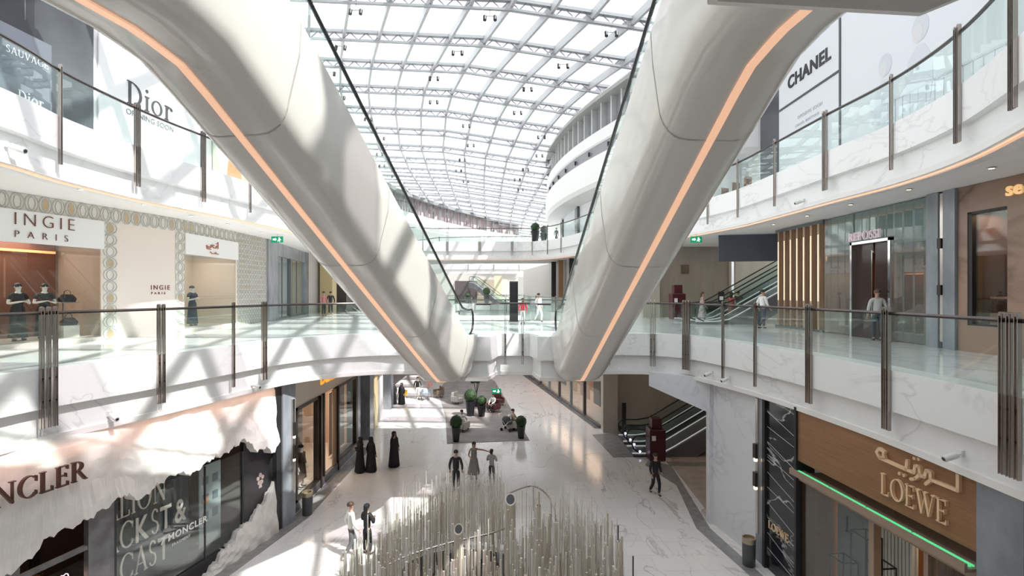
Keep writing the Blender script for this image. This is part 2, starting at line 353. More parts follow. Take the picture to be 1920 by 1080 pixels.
# --- outer walls
def wallpath(name, path, z0, z1, mat, th=.2):
    return struct(name, sweep(MB(), path, [(0,z0),(0,z1),(-th,z1),(-th,z0)], 0), mat)
wallL1 = [(-15.9,11),(-15.4,13.4),(-13.8,20.3),(-14.0,28.2),(-15.9,38.4),(-16.2,70)]
w2L = [(-15.9,2),(-15.7,12),(-15.25,18),(-14.6,24),(-14.4,32),(-15.5,44),(-16,60)]
w2R = [(5.6,60),(4.0,54),(3.75,49)]
wallpath('wall_left', w2L, L2, 19.2, white)
wallpath('wall_right', [(13.5,30),(13.5,2)], L2, 17.5, white)
wallpath('wall_far', [(-20,139),(20,139)], G, 22, white)
wallpath('wall_outer_left', [(-18.6,-8),(-18.6,139)], G, 19.5, white)
wallpath('wall_outer_right', [(19.6,139),(19.6,-8)], G, 16.5, white)
wallpath('wall_back', [(19.6,-8),(-18.6,-8)], G, 22, M('back wall grey', (.55,.54,.52), .6))  # unseen wall, added behind the camera to stop sky light leaking in
# --- round drum building on the right, with its clerestory ring
drum = smooth_path([(9,72),(5.6,62),(4.1,56),(3.6,50),(4.0,44),(5.2,38),(7.3,31.8),(8.5,29.6),(10.6,27.4),(14.6,26.6)], 5)
wallpath('wall_drum', offset(drum,-1.6), L2, 12.2, M('drum plaster', (.80,.81,.83), .5))
struct('trim_12', sweep(MB(), drum, [(0,12.3),(0,13.1),(-.5,13.1),(-2.2,12.3),(-2.2,12.2),(-.1,12.2)], 0), white)
struct('trim_13', sweep(MB(), drum, [(-.25,11.45),(-.12,12.25),(-.9,12.25),(-.9,11.45)], 0), M('shadow gap grey', (.3,.31,.33), .5))
struct('trim_14', sweep(MB(), drum, [(-.05,9.2),(.15,9.5),(.12,11.35),(-.3,11.5),(-1.9,11.5),(-1.9,9.0)], 0), white)
wallpath('wall_clerestory', offset(drum,-.75), 12.9, 15.3, M('window grey', (.32,.33,.35), .15))
struct('trim_15', sweep(MB(), drum, [(.15,15.2),(.15,15.45),(.05,15.6),(-1.4,15.6),(-1.4,15.2)], 0), M('cornice grey', (.38,.39,.37), .4))
struct('trim_16', sweep(MB(), offset(drum,-1.4), [(0,15.5),(0,17.4),(-.2,17.4),(-.2,15.5)], 0), M('upstand grey', (.55,.57,.60), .5))
fins = root_s('window_2'); dl = 0
fm = M('mullion grey', (.62,.63,.62), .4)
mbf = MB(); acc = 0; off = offset(drum,-.35)
for a,b in zip(off[:-1], off[1:]):
    L = dist2(a,b); n = max(1, int(L/.9)); d = Vector((b[0]-a[0], b[1]-a[1])).normalized(); nn = Vector((d.y,-d.x))
    for k in range(n):
        x = a[0]+(b[0]-a[0])*k/n; y = a[1]+(b[1]-a[1])*k/n
        q = [(x-d.x*.07,y-d.y*.07),(x+d.x*.07,y+d.y*.07),(x+d.x*.07-nn.x*.4,y+d.y*.07-nn.y*.4),(x-d.x*.07-nn.x*.4,y-d.y*.07-nn.y*.4)]
        mbf.prism(q, 12.95, 15.25)
mbf.build('mullions', fm, fins)
sl = MB()
for i in range(14, len(drum)-6, 2):
    x, y = offset(drum, -.1)[i]; sl.box(x-.07,x+.07,y-.25,y-.1,11.65,11.95)
sl.build('ring_spotlights', black, fins)
# tall dark windows in the drum wall
for px, wd in ((1057,.35),(1082,.85)):
    q = offset(drum,-1.55); kk = (px-960)/FL
    p = min((q_ for q_ in q if q_[1] < 52), key=lambda c: abs(c[0]/c[1]-kk))
    mw = frame((p[0],p[1]+wd/2), (p[0]-.05*0,p[1]-wd/2), L2)
    o = MB().box(-wd,wd,-.12,.1,.1,3.2 if wd > .5 else 2.6).build('window_3', M('window dark', (.10,.11,.12), .1), None, Mx=mw); o['kind'] = 'structure'
# --- left ring gallery, far
ring = smooth_path([(-16.5,52),(-16.3,60),(-15.6,67),(-13.4,74),(-9.5,83),(-4.6,92),(2,100)], 5)
struct('trim_17', sweep(MB(), ring, [(0,15.2),(.2,15.2),(.2,15.7),(-1,15.7),(-1,15.2)], 0), M('cornice dark', (.26,.27,.27), .4))
wallpath('wall_gallery', offset(ring,-.8), 12.9, 15.2, M('gallery window', (.50,.42,.42), .15))
struct('trim_18', sweep(MB(), ring, [(.1,11.2),(.3,11.4),(.3,12.9),(-.9,12.9),(-.9,11.2)], 0), white)
wallpath('wall_gallery_low', offset(ring,-1.6), L2, 11.3, white)
wallpath('wall_gallery_high', offset(ring,-1.0), 15.6, 17.0, white)
gm = MB()
for a,b in zip(offset(ring,-.3)[:-1], offset(ring,-.3)[1:]):
    n = max(1, int(dist2(a,b)/1.6))
    for k in range(n):
        x = a[0]+(b[0]-a[0])*k/n; y = a[1]+(b[1]-a[1])*k/n; gm.box(x-.12,x+.12,y-.2,y+.2,12.9,15.2)
g3 = root_s('window_4'); gm.build('mullions', M('mullion dark', (.22,.22,.23), .4), g3)

# ================================================================ GLASS ROOF
roof = root_s('window_1')
xc_t = [(-12,12),(20,2.2),(27,0),(31,-1.7),(35,-3.3),(39,-4.7),(43,-5.7),(47,-6.4),(51,-7.1),(60,-7.8),(80,-8.8),(100,-9.2),(140,-9.5)]
H_t = [(-12,16.3),(27,15.9),(31,15.9),(35,16.0),(39,15.9),(43,15.7),(47,15.3),(51,14.9),(59,14.5),(100,14.4),(140,14.2)]
def interp(t, x):
    for (a,u),(b,v) in zip(t[:-1], t[1:]):
        if a <= x <= b: return u+(v-u)*(x-a)/(b-a)
    return t[0][1] if x < t[0][0] else t[-1][1]
def prof(u): return -.045*u if u < 0 else -.15*u
def rp(u, Y, dz=0):
    return (interp(xc_t, Y)+u, Y, EYE+interp(H_t, Y)+prof(u)+dz)
beams = [-13+4*i for i in range(32)]
for i, Y in enumerate(beams):
    x0 = -18.6 if Y < 100 else -18; x1 = 14.5 if Y < 28 else (9 if Y < 40 else 6.5)
    xc = interp(xc_t, Y); us = [x0-xc, (x0-xc)/2, 0, (x1-xc)/2, x1-xc]
    mb = MB(); lo = MB()
    for a,b in zip(us[:-1], us[1:]):
        pa, pb = rp(a,Y), rp(b,Y)
        for (d0,d1,w0) in ((-.12,.06,.13),(-.62,-.5,.08)):
            n0 = len(mb.v)
            mb.add([(pa[0],Y-w0,pa[2]+d0),(pa[0],Y+w0,pa[2]+d0),(pa[0],Y+w0,pa[2]+d1),(pa[0],Y-w0,pa[2]+d1),(pb[0],Y-w0,pb[2]+d0),(pb[0],Y+w0,pb[2]+d0),(pb[0],Y+w0,pb[2]+d1),(pb[0],Y-w0,pb[2]+d1)],
                   [(0,1,2,3),(7,6,5,4),(0,4,5,1),(1,5,6,2),(2,6,7,3),(3,7,4,0)])
    u = us[0]+.5
    while u < us[-1]:
        p = rp(u,Y); mb.cyl((p[0],Y,p[2]-.1),(p[0]+.5,Y,p[2]-.55),.03,5); mb.cyl((p[0]+.5,Y,p[2]-.55),(p[0]+1.0,Y,p[2]-.1),.03,5); u += 1.0 if Y < 45 else 2.2
    mb.build('roof_beam', roofd, roof)
    if i+1 < len(beams):
        Y2 = Y+4; gb = MB(); gp = MB(); gf = MB(); nb = MB()
        k0 = int((x0-max(xc,interp(xc_t,Y2)))/2.2)-1; k1 = int((x1-min(xc,interp(xc_t,Y2)))/2.2)+1
        lo_y = -9
        for k in range(k0, k1):
            u0 = k*2.2; u1 = u0+2.2
            A0, A1 = rp(u0,Y,.1), rp(u0,Y2,.1)
            if A0[0] > x1+.5 or A0[0] < x0-2.4: continue
            B0, B1 = rp(u1,Y,.1), rp(u1,Y2,.1)
            wv = .085
            nb.add([(A0[0]-wv,A0[1],A0[2]-.5),(A0[0]+wv,A0[1],A0[2]-.5),(A0[0]+wv,A0[1],A0[2]),(A0[0]-wv,A0[1],A0[2]),(A1[0]-wv,A1[1],A1[2]-.5),(A1[0]+wv,A1[1],A1[2]-.5),(A1[0]+wv,A1[1],A1[2]),(A1[0]-wv,A1[1],A1[2])],
                   [(0,1,2,3),(7,6,5,4),(0,4,5,1),(1,5,6,2),(2,6,7,3),(3,7,4,0)])
            def lerp(p,q,t): return tuple(p[j]+(q[j]-p[j])*t for j in range(3))
            t = .3
            m0, m1 = lerp(A0,A1,t), lerp(B0,B1,t)
            gf.add([A0,B0,m1,m0], [(0,1,2,3)]); gp.add([m0,m1,B1,A1], [(0,1,2,3)])
            mm = lerp(A0,A1,.3); mn = lerp(B0,B1,.3)
            nb.cyl((mm[0],mm[1],mm[2]-.03),(mn[0],mn[1],mn[2]-.03),.03,4)
        nb.build('glazing_bars', roofw, roof); gp.build('glass_bay', roofglass, roof); gf.build('fritted_glass_bay', frit, roof)
# roof spotlights hung under the beams
spot0 = thing('spotlight', 'small black twin spotlight hanging under a beam of the glass roof', 'spotlight', (0,0,0), 0, 'twin spotlights under the glass roof')
MB().cyl((0,0,0),(0,0,-.35),.02,6).build('rod', roofd, spot0)
for s in (-1,1): MB().cyl((s*.28,0,-.35),(s*.28,-.1,-.62),.1,10).build('lamp_head', black, spot0, smooth=True)
MB().box(-.34,.34,-.02,.02,-.38,-.34).build('crossbar', roofd, spot0)
sp = []
for Y in (27,31,35,39,43,47,51,55,59):
    for u in (-9.5,-2.2,4.4) if Y < 40 else (-7,1.5,8):
        p = rp(u+((Y*7)%5)*.25, Y, -.6)
        if p[0] < 7: sp.append(p)
spot0.location = sp[0]
for p in sp[1:]: dup(spot0, p)

# ================================================================ BALUSTRADES
def at_px(path, px, far=60):
    k = (px-960)/FL; best = None
    for i in range(len(path)-1):
        (x0,y0),(x1,y1) = path[i], path[i+1]
        f0 = x0-k*y0; f1 = x1-k*y1
        if f0*f1 <= 0 and abs(f0-f1) > 1e-9:
            t = f0/(f0-f1); Y = y0+(y1-y0)*t
            if .5 < Y < far: best = (i+t) if best is None or (path[int(best)][1] > Y and False) else best
            if .5 < Y < far: best = i+t
    return best
def subpath(path, a, b):
    def pt(t):
        i = min(int(t), len(path)-2); f = t-i; return (path[i][0]+(path[i+1][0]-path[i][0])*f, path[i][1]+(path[i+1][1]-path[i][1])*f)
    return [pt(a)]+[path[i] for i in range(int(a)+1, int(math.ceil(b)))]+[pt(b)]
def balustrade(name, label, path, z, posts, n_auto=None, bars=2, plow=-1.28, rail=railm, grp=None):
    """posts: (param along path, number of bars)"""
    b = thing(name, label, 'balustrade', (*path[0], z), 0, grp); inv = Matrix.Translation((-path[0][0], -path[0][1], -z))
    cuts = [0]+[p for p,_ in posts]+[len(path)-1]
    for a,c in zip(cuts[:-1], cuts[1:]):
        if c-a < .02: continue
        sp_ = subpath(path, a, c)
        sweep(MB(), sp_, [(.02,.0),(.035,.0),(.035,1.2),(.02,1.2)], z).build('glass_panel', glass, b, Mx=inv)
    sweep(MB(), path, [(.00,1.2),(.055,1.2),(.07,1.235),(.055,1.27),(.00,1.27),(-.015,1.235)], z).build('handrail', rail, b, Mx=inv, smooth=True)
    nr = normals(path)
    for p,nbar in posts:
        i = min(int(p), len(path)-2); f = p-i; x = path[i][0]*(1-f)+path[i+1][0]*f; y = path[i][1]*(1-f)+path[i+1][1]*f
        d = Vector((path[i+1][0]-path[i][0], path[i+1][1]-path[i][1], 0)).normalized(); n = Vector((d.y,-d.x,0))
        mb = MB()
        for j in range(nbar):
            s_ = (j-(nbar-1)/2)*.13
            c0 = Vector((x,y,z))+d*s_+n*.1
            for e in (-.028,.028):
                q = [c0+d*(e-.008)-n*.035, c0+d*(e+.008)-n*.035, c0+d*(e+.008)+n*.035, c0+d*(e-.008)+n*.035]
                mb.prism([(v.x,v.y) for v in q], z+plow, z+1.34)
            mb.cyl(c0-n*.035+Vector((0,0,1.34)), c0+n*.035+Vector((0,0,1.34)), .036, 10)
            for zz in (-.2,-.7): mb.cyl(c0+Vector((0,0,zz))-n*.08, c0+Vector((0,0,zz)), .02, 6)
        mb.build('post', steel, b, Mx=inv, smooth=False)
    return b
def posts_px(path, lst, far=60): 
    out = []
    for px,n in lst:
        t = at_px(path, px, far)
        if t is not None: out.append((t,n))
    return sorted(out)
balustrade('glass_balustrade', 'curved glass balustrade with bronze rail along the left side of the middle floor', e1_left, L1, posts_px(e1_left, [(-190,2),(85,3),(297,2),(433,1),(491,2)]))
br1 = [e1_left[-1],(-3.35,20.05)]
L1b = thing
mid_a = [(-1.35,18.5),(-.85,18.5),(-.55,19.9),(.75,19.9),(1.0,18.5),(1.45,18.5)]
balustrade('glass_balustrade', 'short stepped glass balustrade between the feet of the two big escalators', mid_a, L1, [(2.22,1),(2.75,1)], plow=-1.2)
balustrade('glass_balustrade', 'curved glass balustrade with bronze rail along the right side of the middle floor', e1_right, L1, posts_px(e1_right, [(1225,2),(1290,3),(1360,1),(1421,1),(1523,2),(1670,2),(1905,3)]))
balustrade('glass_balustrade', 'straight glass balustrade on the far side of the middle floor bridge', [(5,28.3),(-7.2,28.3)], L1, [(.2,1),(.4,1),(.6,1),(.8,1)])
balustrade('glass_balustrade', 'glass balustrade on the left of the far opening in the middle floor', v2L, L1, [(3,1),(6,1),(9,1)])
balustrade('glass_balustrade', 'glass balustrade on the right of the far opening in the middle floor', v2R[::-1], L1, [(3,1),(6,1),(9,1),(12,1)])
balustrade('glass_balustrade', 'glass balustrade of the most distant middle floor bridge', [(-7.4,70),(1.4,70)], L1, [(.25,1),(.5,1),(.75,1)])
balustrade('glass_balustrade', 'curved glass balustrade of the top floor below the perfume hoarding', e2_left, L2, posts_px(e2_left, [(105,1),(252,2),(377,2),(465,1)], 30)+[(t,1) for t in (40,44,48,53,57)])
brg = [e2_left[-1],(-6,46.2),(-3,46.2),(0,46.2),(1.0,46.2)]
balustrade('glass_balustrade', 'glass balustrade along the distant top floor bridge with potted topiaries', brg, L2, [(1,2),(2,2),(3,2)])
balustrade('glass_balustrade', 'curved glass balustrade of the top floor below the white fashion hoarding', e2_right, L2, [(t,1) for t in (3,7,11,16)]+posts_px(e2_right, [(1330,1),(1387,1),(1457,1),(1552,2),(1678,1),(1805,2),(1912,2)], 28))
balustrade('glass_balustrade', 'glass balustrade on the rear edge of the distant top floor bridge', [(3.6,53),(-3,53),(-8,54),(-12,58),(-14.5,62)], L2, [(1,1),(2,1),(3,1)])
for yy,xa,xb,lb in ((84,-16,5.5,'glass balustrade of the gallery behind the topiary bridge'),(128,-16,8,'glass balustrade of the most distant top floor gallery')):
    balustrade('glass_balustrade', lb, [(xa,yy),(xb,yy)], L2, [(.2,1),(.4,1),(.6,1),(.8,1)])
balustrade('glass_balustrade', 'glass balustrade left of the foot of the left escalator', br1, L1, [(.5,3)])
balustrade('glass_balustrade', 'glass balustrade right of the foot of the right escalator', [(3.4,20.05), e1_right[0]], L1, [(.5,1)])

# ================================================================ ESCALATORS
def escalator(label, foot, top, rise, flat0, flat1, hw=.92, hr=.76, drop=1.52, big=True, zf=0):
    d = Vector((top[0]-foot[0], top[1]-foot[1])); run = d.length; ang = math.atan2(d.y, d.x)
    e = thing('escalator', label, 'escalator', (foot[0], foot[1], zf), ang)
    sl = rise/run
    pth = [(-flat0,0),(-.55,0),(-.25,.04*rise/6),(.15,sl*.2),(.6,sl*.6),(run-.6,rise-sl*.6),(run-.15,rise-sl*.2),(run+.25,rise-.04*rise/6),(run+.55,rise),(run+flat1,rise)]
    if big:
        half = [(.34,-drop),(.47,-drop+.015),(.58,-drop+.06),(.68,-drop+.14),(.755,-drop+.25),(.80,-drop+.37),(.825,-drop+.5),(hw-.03,-.35),(hw,.13)]
        sec = [(-x,z) for x,z in half[::-1]]+half+[(hw-.06,.16),(hr+.06,.16),(hr-.04,.12),(-hr+.04,.12),(-hr-.06,.16),(-hw+.06,.16)]
    else: sec = [(-hw,.13),(-hw,-drop),(hw,-drop),(hw,.13),(hr-.04,.12),(-hr+.04,.12)]
    n = len(sec)
    def rings(sec): return [[(x,a,z+b) for a,b in sec] for x,z in pth]
    MB().loft(rings(sec)).build('cladding', clad if big else M('dark truss', (.12,.12,.13), .35), e, smooth=True)
    if big:
        MB().loft(rings([(-.06,-drop-.004),(-.06,-drop-.03),(.06,-drop-.03),(.06,-drop-.004)])).build('light_strip', peach, e)
        for xs in (.15,3.4,6.6,9.8,run-.1):
            z0 = xs*sl
            a = [(xs-.012,p*1.004,z0-.012*sl+q*(1.003 if q < 0 else 1)) for p,q in sec[:18]]; b = [(xs+.012,p*1.004,z0+.012*sl+q*(1.003 if q < 0 else 1)) for p,q in sec[:18]]
            MB().add(a+b, [(i,i+1,19+i,18+i) for i in range(17)]).build('panel_seam', M('seam grey', (.5,.49,.46), .5), e)
    st = MB(); k = int(run/.4)
    for i in range(k):
        x = i*run/k; z = (i+.5)*rise/k; st.box(x, x+run/k+.02, -hr+.08, hr-.08, z-.22, z)
    st.box(-flat0+.1, .1, -hr+.08, hr-.08, -.02, .125 if big else .02); st.box(run, run+flat1-.1, -hr+.08, hr-.08, rise-.02, rise+.125)
    st.build('steps', M('dark step metal', (.07,.07,.075), .35, .6), e)
    for s in (-1,1):
        y = s*hr
        zb = .13; zt = 1.0
        lo = [(x,z+zb) for x,z in pth]; hi = [(x,z+zt) for x,z in pth]
        lo[0] = (-flat0+.45,zb); hi[0] = (-flat0+.2,zt-.05); lo[-1] = (run+flat1-.45,rise+zb); hi[-1] = (run+flat1-.2,rise+zt-.05)
        g = MB(); m = len(lo)
        g.add([(x,y-.008,z) for x,z in lo]+[(x,y-.008,z) for x,z in hi]+[(x,y+.008,z) for x,z in lo]+[(x,y+.008,z) for x,z in hi],
              [(i,i+1,m+i+1,m+i) for i in range(m-1)]+[(2*m+i+1,2*m+i,3*m+i,3*m+i+1) for i in range(m-1)]+[(m+i,m+i+1,3*m+i+1,3*m+i) for i in range(m-1)])
        g.build('glass_balustrade', glass, e)
        c0 = (-flat0+.35, (zt+.25)/2+.03); r0 = (zt-.2)/2
        hp = [(c0[0]+.1,y,.16)]+[(c0[0]-.36*math.cos(t*PI/8)*1.0, y, c0[1]+.43*math.sin(t*PI/8)) for t in range(-3,4)]+[(x,y,z+zt+.04) for x,z in pth[1:-1]]
        c1 = (run+flat1-.35, rise+(zt+.25)/2+.03)
        hp += [(c1[0]+.36*math.cos(t*PI/8), y, c1[1]+.43*math.sin(t*PI/8)) for t in range(3,-4,-1)]
        MB().tube(hp, .038, 8).build('handrail', rubber, e, smooth=True)
        sk = MB(); sk.add([(x,y-.02,z+.1) for x,z in pth]+[(x,y-.02,z+.17) for x,z in pth]+[(x,y+.02,z+.1) for x,z in pth]+[(x,y+.02,z+.17) for x,z in pth],
                          [(i,i+1,m+i+1,m+i) for i in range(m-1)]+[(2*m+i+1,2*m+i,3*m+i,3*m+i+1) for i in range(m-1)]+[(m+i,m+i+1,3*m+i+1,3*m+i) for i in range(m-1)])
        sk.build('skirting', M('lit chrome skirting', (.7,.7,.72), .2, .6, emit=.35, ecol=(1,1,1)) if not big else M('dark skirting', (.10,.11,.11), .3, .5), e)
    return e
escalator('huge cream clad escalator on the left, sunlit, rising towards the viewer', (-2.51,17.3), (-4.4,6.4), L2, 1.3, 2.6, hw=1.03, hr=.85)
escalator('huge cream clad escalator on the right, in shade, rising towards the viewer', (2.45,17.55), (3.19,6.45), L2, 1.0, 1.7, hw=.95, hr=.76)
for zf, nm in ((G,'mall floor'),(L1,'middle floor')):
    for y, wh in ((26.6,'front'),(28.7,'rear')):
        x0 = 7.9 if zf == G else 11.2
        e = escalator('dark glass sided escalator in the %s lobby on the right, %s of the pair' % (nm, wh), (x0,y), (x0+11,y), 6.6 if zf == G else 6.2, 1.6, .6, hw=.8, hr=.62, drop=1.0 if zf == G else .9, big=False, zf=zf)
        if zf == G:
            for yy in (-.62,.62): MB().ball((-1.2,yy,.22), .07, 8).build('newel_lamp', M('violet lamp', (.7,.7,1), .3, emit=3, ecol=(.7,.68,1)), e)

# ================================================================ SHOPS, MALL FLOOR LEFT
def box_room(name, Mx, x0, x1, z0, z1, depth, wallm, floorm=None, y0=.02, lamp=None, lcol=(1,.8,.62)):
    """a shop interior behind the facade: back, sides, ceiling and floor"""
    mb = MB().box(x0,x1,depth,depth+.05,z0,z1).box(x0-.05,x0,y0,depth,z0,z1).box(x1,x1+.05,y0,depth,z0,z1).box(x0,x1,y0,depth,z1,z1+.04)
    o = mb.build(name, wallm, None, Mx=Mx); o['kind'] = 'structure'
    f = MB().box(x0,x1,y0,depth,z0,z0+.03).build(name.replace('wall','floor'), floorm or floorU, None, Mx=Mx); f['kind'] = 'structure'
    if lamp:
        p = Mx @ Vector(((x0+x1)/2, depth*.5, z1-.05)); q = area(p, (x1-x0)*.7, lamp, lcol, depth*.5)
        q.rotation_euler = (0, 0, math.atan2(Mx[1][0], Mx[0][0]))
def S_(name, mb, mat, Mx):
    o = mb.build(name, mat, None, Mx=Mx); o['kind'] = 'structure'; return o
def column_clad(name, Mx, x0, x1, z0, z1, y0=-.12, y1=.5, mat=greyst, sconce=None, label=None):
    S_(name, MB().box(x0,x1,y0,y1,z0,z1), mat, Mx)
    if sconce:
        xs, za, zb = sconce
        t = thing('wall_lamp', label, 'lamp', tuple(Mx @ Vector((xs, y0, za)))); inv = Matrix.Translation(-(Mx @ Vector((xs, y0, za)))) @ Mx
        MB().box(xs-.06,xs+.06,y0-.07,y0,za,zb).build('bronze_channel', steelL, t, Mx=inv)
        for zz in (za+.35*(zb-za), za+.6*(zb-za)):
            MB().box(xs-.07,xs+.07,y0-.13,y0-.07,zz,zz+.5).build('lamp_body', M('dark lamp body', (.06,.055,.05), .3, .6), t, Mx=inv)
            MB().box(xs-.04,xs+.04,y0-.11,y0-.08,zz-.09,zz).build('glowing_lens', warm, t, Mx=inv)

FA = frame((-10.6,10.0),(-8.48,18.35), G)            # rock faced shop
def rag(x, base, amp, seed):
    return base+amp*(math.sin(x*2.1+seed)*.5+math.sin(x*5.3+seed*2)*.3+math.sin(x*11.7+seed)*.18+math.sin(x*23+seed)*.09)
top = 5.32
rock = []
ridge = [(-2.5,1.9),(0,1.62),(.5,1.75),(.9,2.1),(1.5,2.12),(2.1,2.25),(2.5,2.42),(3.0,2.05),(3.3,2.25),(4.0,2.4),(4.5,2.2),(5.1,2.45),(5.6,2.4),(6.1,2.55),(6.5,2.85),(7.0,2.45),(7.4,2.62),(7.75,2.4),(8.05,2.75)]
def rz(x): 
    return interp([(a,b) for a,b in ridge], x)+.55+interp([(-3,.62),(6.0,.6),(7.6,.0),(9,0)], x)+.05*math.sin(x*17)+.03*math.sin(x*41)
n = 150; cols = []
for i in range(n+1):
    x = -2.5+10.55*i/n; zb = rz(x); col = []
    for j in range(9):
        z = zb+(top-zb)*j/8; y = -.12-.2*(1-j/8)**1.5+.035*math.sin(x*2.2+j*1.1)*(j < 8)+.018*math.sin(x*7-j*1.9)
        col.append((x, y if j < 8 else -.05, z))
    col.append((x, .06, top)); col.append((x,.06,zb)); cols.append(col)
rk = MB(); rk.loft(cols)
rk.build('rock_canopy', M('white rough stone', (.72,.69,.655), .8, bump=(5,.25), noise=(2.5,(.80,.77,.735),(1,1,1))), None, Mx=FA)['kind'] = 'structure'
base = [(4.6,-.4),(5.0,.02),(5.5,.28),(5.8,.5),(6.1,.52),(6.4,.8),(6.8,.9),(7.0,.92),(7.2,1.2),(7.5,1.22),(7.75,1.55),(8.0,1.75),(8.05,1.75)]
cols = []
for i in range(81):
    x = 4.6+3.45*i/80; zb = max(.02, interp(base,x)+.04*math.sin(x*19)+.03*math.sin(x*37)); col = [(x,.06,0)]
    for j in range(6):
        z = zb*j/5; col.append((x, -.3+.18*j/5+.03*math.sin(x*9+j*2.3), z))
    col.append((x,.06,zb)); cols.append(col)
MB().loft(cols).build('rock_plinth', MATS['white rough stone'], None, Mx=FA)['kind'] = 'structure'
box_room('wall_shop_interior', FA, -2.5, 6.7, 0, 3.9, 4.5, M('dark brown interior', (.10,.06,.045), .4), darkstone, lamp=25)
S_('trim_20', MB().box(-2.5,.55,-.02,.1,0,3.4).box(1.9,2.5,-.03,.12,0,3.4).box(.55,1.9,-.01,.1,2.45,2.55), darkstone, FA)
S_('trim_21', MB().box(6.7,8.1,-.02,.1,0,4.2).box(2.5,6.7,-.03,.1,0,.5), M('black stone', (.022,.022,.025), .22), FA)
S_('trim_22', MB().box(-2.5,8.3,-.04,.1,5.25,5.34).box(8.05,8.3,-.2,.4,0,5.3), black, FA)
gl = thing('shop_window', 'big shop window with slanted ivory lettering beside the dark open doorway', 'window', tuple(FA @ Vector((2.5,0,0)))); inv = Matrix.Translation(-(FA @ Vector((2.5,0,0)))) @ FA
MB().box(2.55,6.66,.0,.015,.5,3.3).build('pane', glassd, gl, Mx=inv)
MB().box(2.5,2.56,-.03,.06,.5,3.3).box(6.64,6.7,-.03,.06,.5,3.3).box(5.2,5.24,-.01,.04,.5,3.3).build('frame', black, gl, Mx=inv)
MB().box(2.6,5.1,.5,.53,.5,3.3).build('backdrop', M('near black backdrop', (.035,.037,.04), .5), gl, Mx=inv)
mb = MB()
ivory = M('ivory print', (.93,.80,.72), .5)
for r_,(tx,z) in enumerate([('ALION', 2.62),('ACKST&', 1.78),('ACAST', .92)]):
    x = 2.62
    for ch in tx:
        m1 = MB()
        if ch in 'KT&':
            fmesh(m1, ch, .95, .02, x, z+.0, .47, bold=.015, sx=.62); x += .46
        else: x = serif(m1, ch, .7, x, z, .46, .49, .05, sx=.6)
        mb.add(m1.v, m1.f)
mb.build('slanted_lettering', ivory, gl, Mx=inv)
mb = MB(); fmesh(mb, '7 MONCLER', .26, .012, 3.75, 1.62, -.01, bold=.006, spacing=1.1); fmesh(mb, 'PALM ANGELS' if False else 'FRAGMENT', .11, .012, 4.1, 1.42, -.01, spacing=1.1)
mb.build('pane_lettering', signwhite if False else whitep, gl, Mx=inv)
po = MB().box(5.3,6.1,.3,.33,.7,3.2); po.build('poster', M('grey poster', (.42,.45,.45), .4), gl, Mx=inv)
pp = MB()
for a_ in range(2):
    for b_ in range(3): pp.box(5.42+a_*.36,5.62+a_*.36,.285,.299,1.5+b_*.55,1.75+b_*.55)
pp.build('poster_windows', M('poster dark', (.15,.2,.23), .4), gl, Mx=inv)
MB().box(5.4,5.62,.28,.284,2.0,2.22).build('poster_sun', M('poster orange', (.8,.3,.15), .4), gl, Mx=inv)
sg = thing('shop_sign', 'huge bronze serif letters on the white rock front at lower left', 'sign', tuple(FA @ Vector((-1.6,-.3,3.4)))); inv = Matrix.Translation(-(FA @ Vector((-1.6,-.3,3.4)))) @ FA
x = -1.0
for ch in 'MONCLER':
    m1 = MB(); x = serif(m1, ch, .45, x, 4.27, -.36, -.28, .1, sx=.86); m1.build('letter', M('bronze letter', (.13,.06,.045), .35, .4), sg, Mx=inv)
lw_ = FA @ Vector((3.2,-.42,5.15)); la_ = area(lw_, 10, 20, (1,.55,.4), .12); la_.rotation_euler = (math.radians(28), 0, math.atan2(FA[1][0], FA[0][0]))
fl = thing('emblem', 'small pale crest on the black panel right of the lettered window', 'emblem', tuple(FA @ Vector((7.45,-.03,2.0)))); inv = Matrix.Translation(-(FA @ Vector((7.45,-.03,2.0)))) @ FA
mb = MB()
for a_ in range(5):
    t = a_*2*PI/5+PI/2; mb.lathe([(.07,0),(.07,.01)], (7.45+.1*math.cos(t), -.0, 2.1+.13*math.sin(t)), 8)
mbx = MB()
for a_ in range(5):
    t = a_*2*PI/5+PI/2; cx, cz = 7.45+.11*math.cos(t), 2.1+.14*math.sin(t); mbx.prismY([(cx+.065*math.cos(k*PI/4), cz+.075*math.sin(k*PI/4)) for k in range(8)], -.045, -.02)
mbx.prismY([(7.38,1.8),(7.52,1.8),(7.48,2.05),(7.42,2.05)], -.045, -.02)
mbx.build('crest', M('pale pink metal', (.62,.48,.45), .4), fl, Mx=inv)
# inside: racks and lit shelves
rk_ = thing('clothes_rack', 'dark rack with warm lit shelf inside the open doorway at lower left', 'rack', tuple(FA @ Vector((1.2,2,0)))); inv = Matrix.Translation(-(FA @ Vector((1.2,2,0)))) @ FA
MB().box(.2,2.2,1.9,2.3,.75,.8).box(.2,2.2,1.9,2.3,1.4,1.45).build('shelf', M('walnut', (.22,.10,.05), .4), rk_, Mx=inv)
for x in (.25,1.2,2.15): MB().box(x-.02,x+.02,1.9,2.3,0,2.4).build('upright', black, rk_, Mx=inv)
for x in (.5,1.5): MB().box(x,x+.5,1.92,2.28,.8,.82).build('lit_edge', warm, rk_, Mx=inv)
fl2 = thing('emblem', 'pink lit flower emblem inside the dark doorway at lower left', 'emblem', tuple(FA @ Vector((1.72,.5,1.5))));  inv = Matrix.Translation(-(FA @ Vector((1.72,.5,1.5)))) @ FA
mb = MB()
for a_ in range(6):
    t = a_*PI/3; cx, cz = 1.72+.09*math.cos(t), 1.62+.2*math.sin(t); mb.tube([(cx+.06*math.cos(k*PI/4), .5, cz+.08*math.sin(k*PI/4)) for k in range(9)], .012, 5)
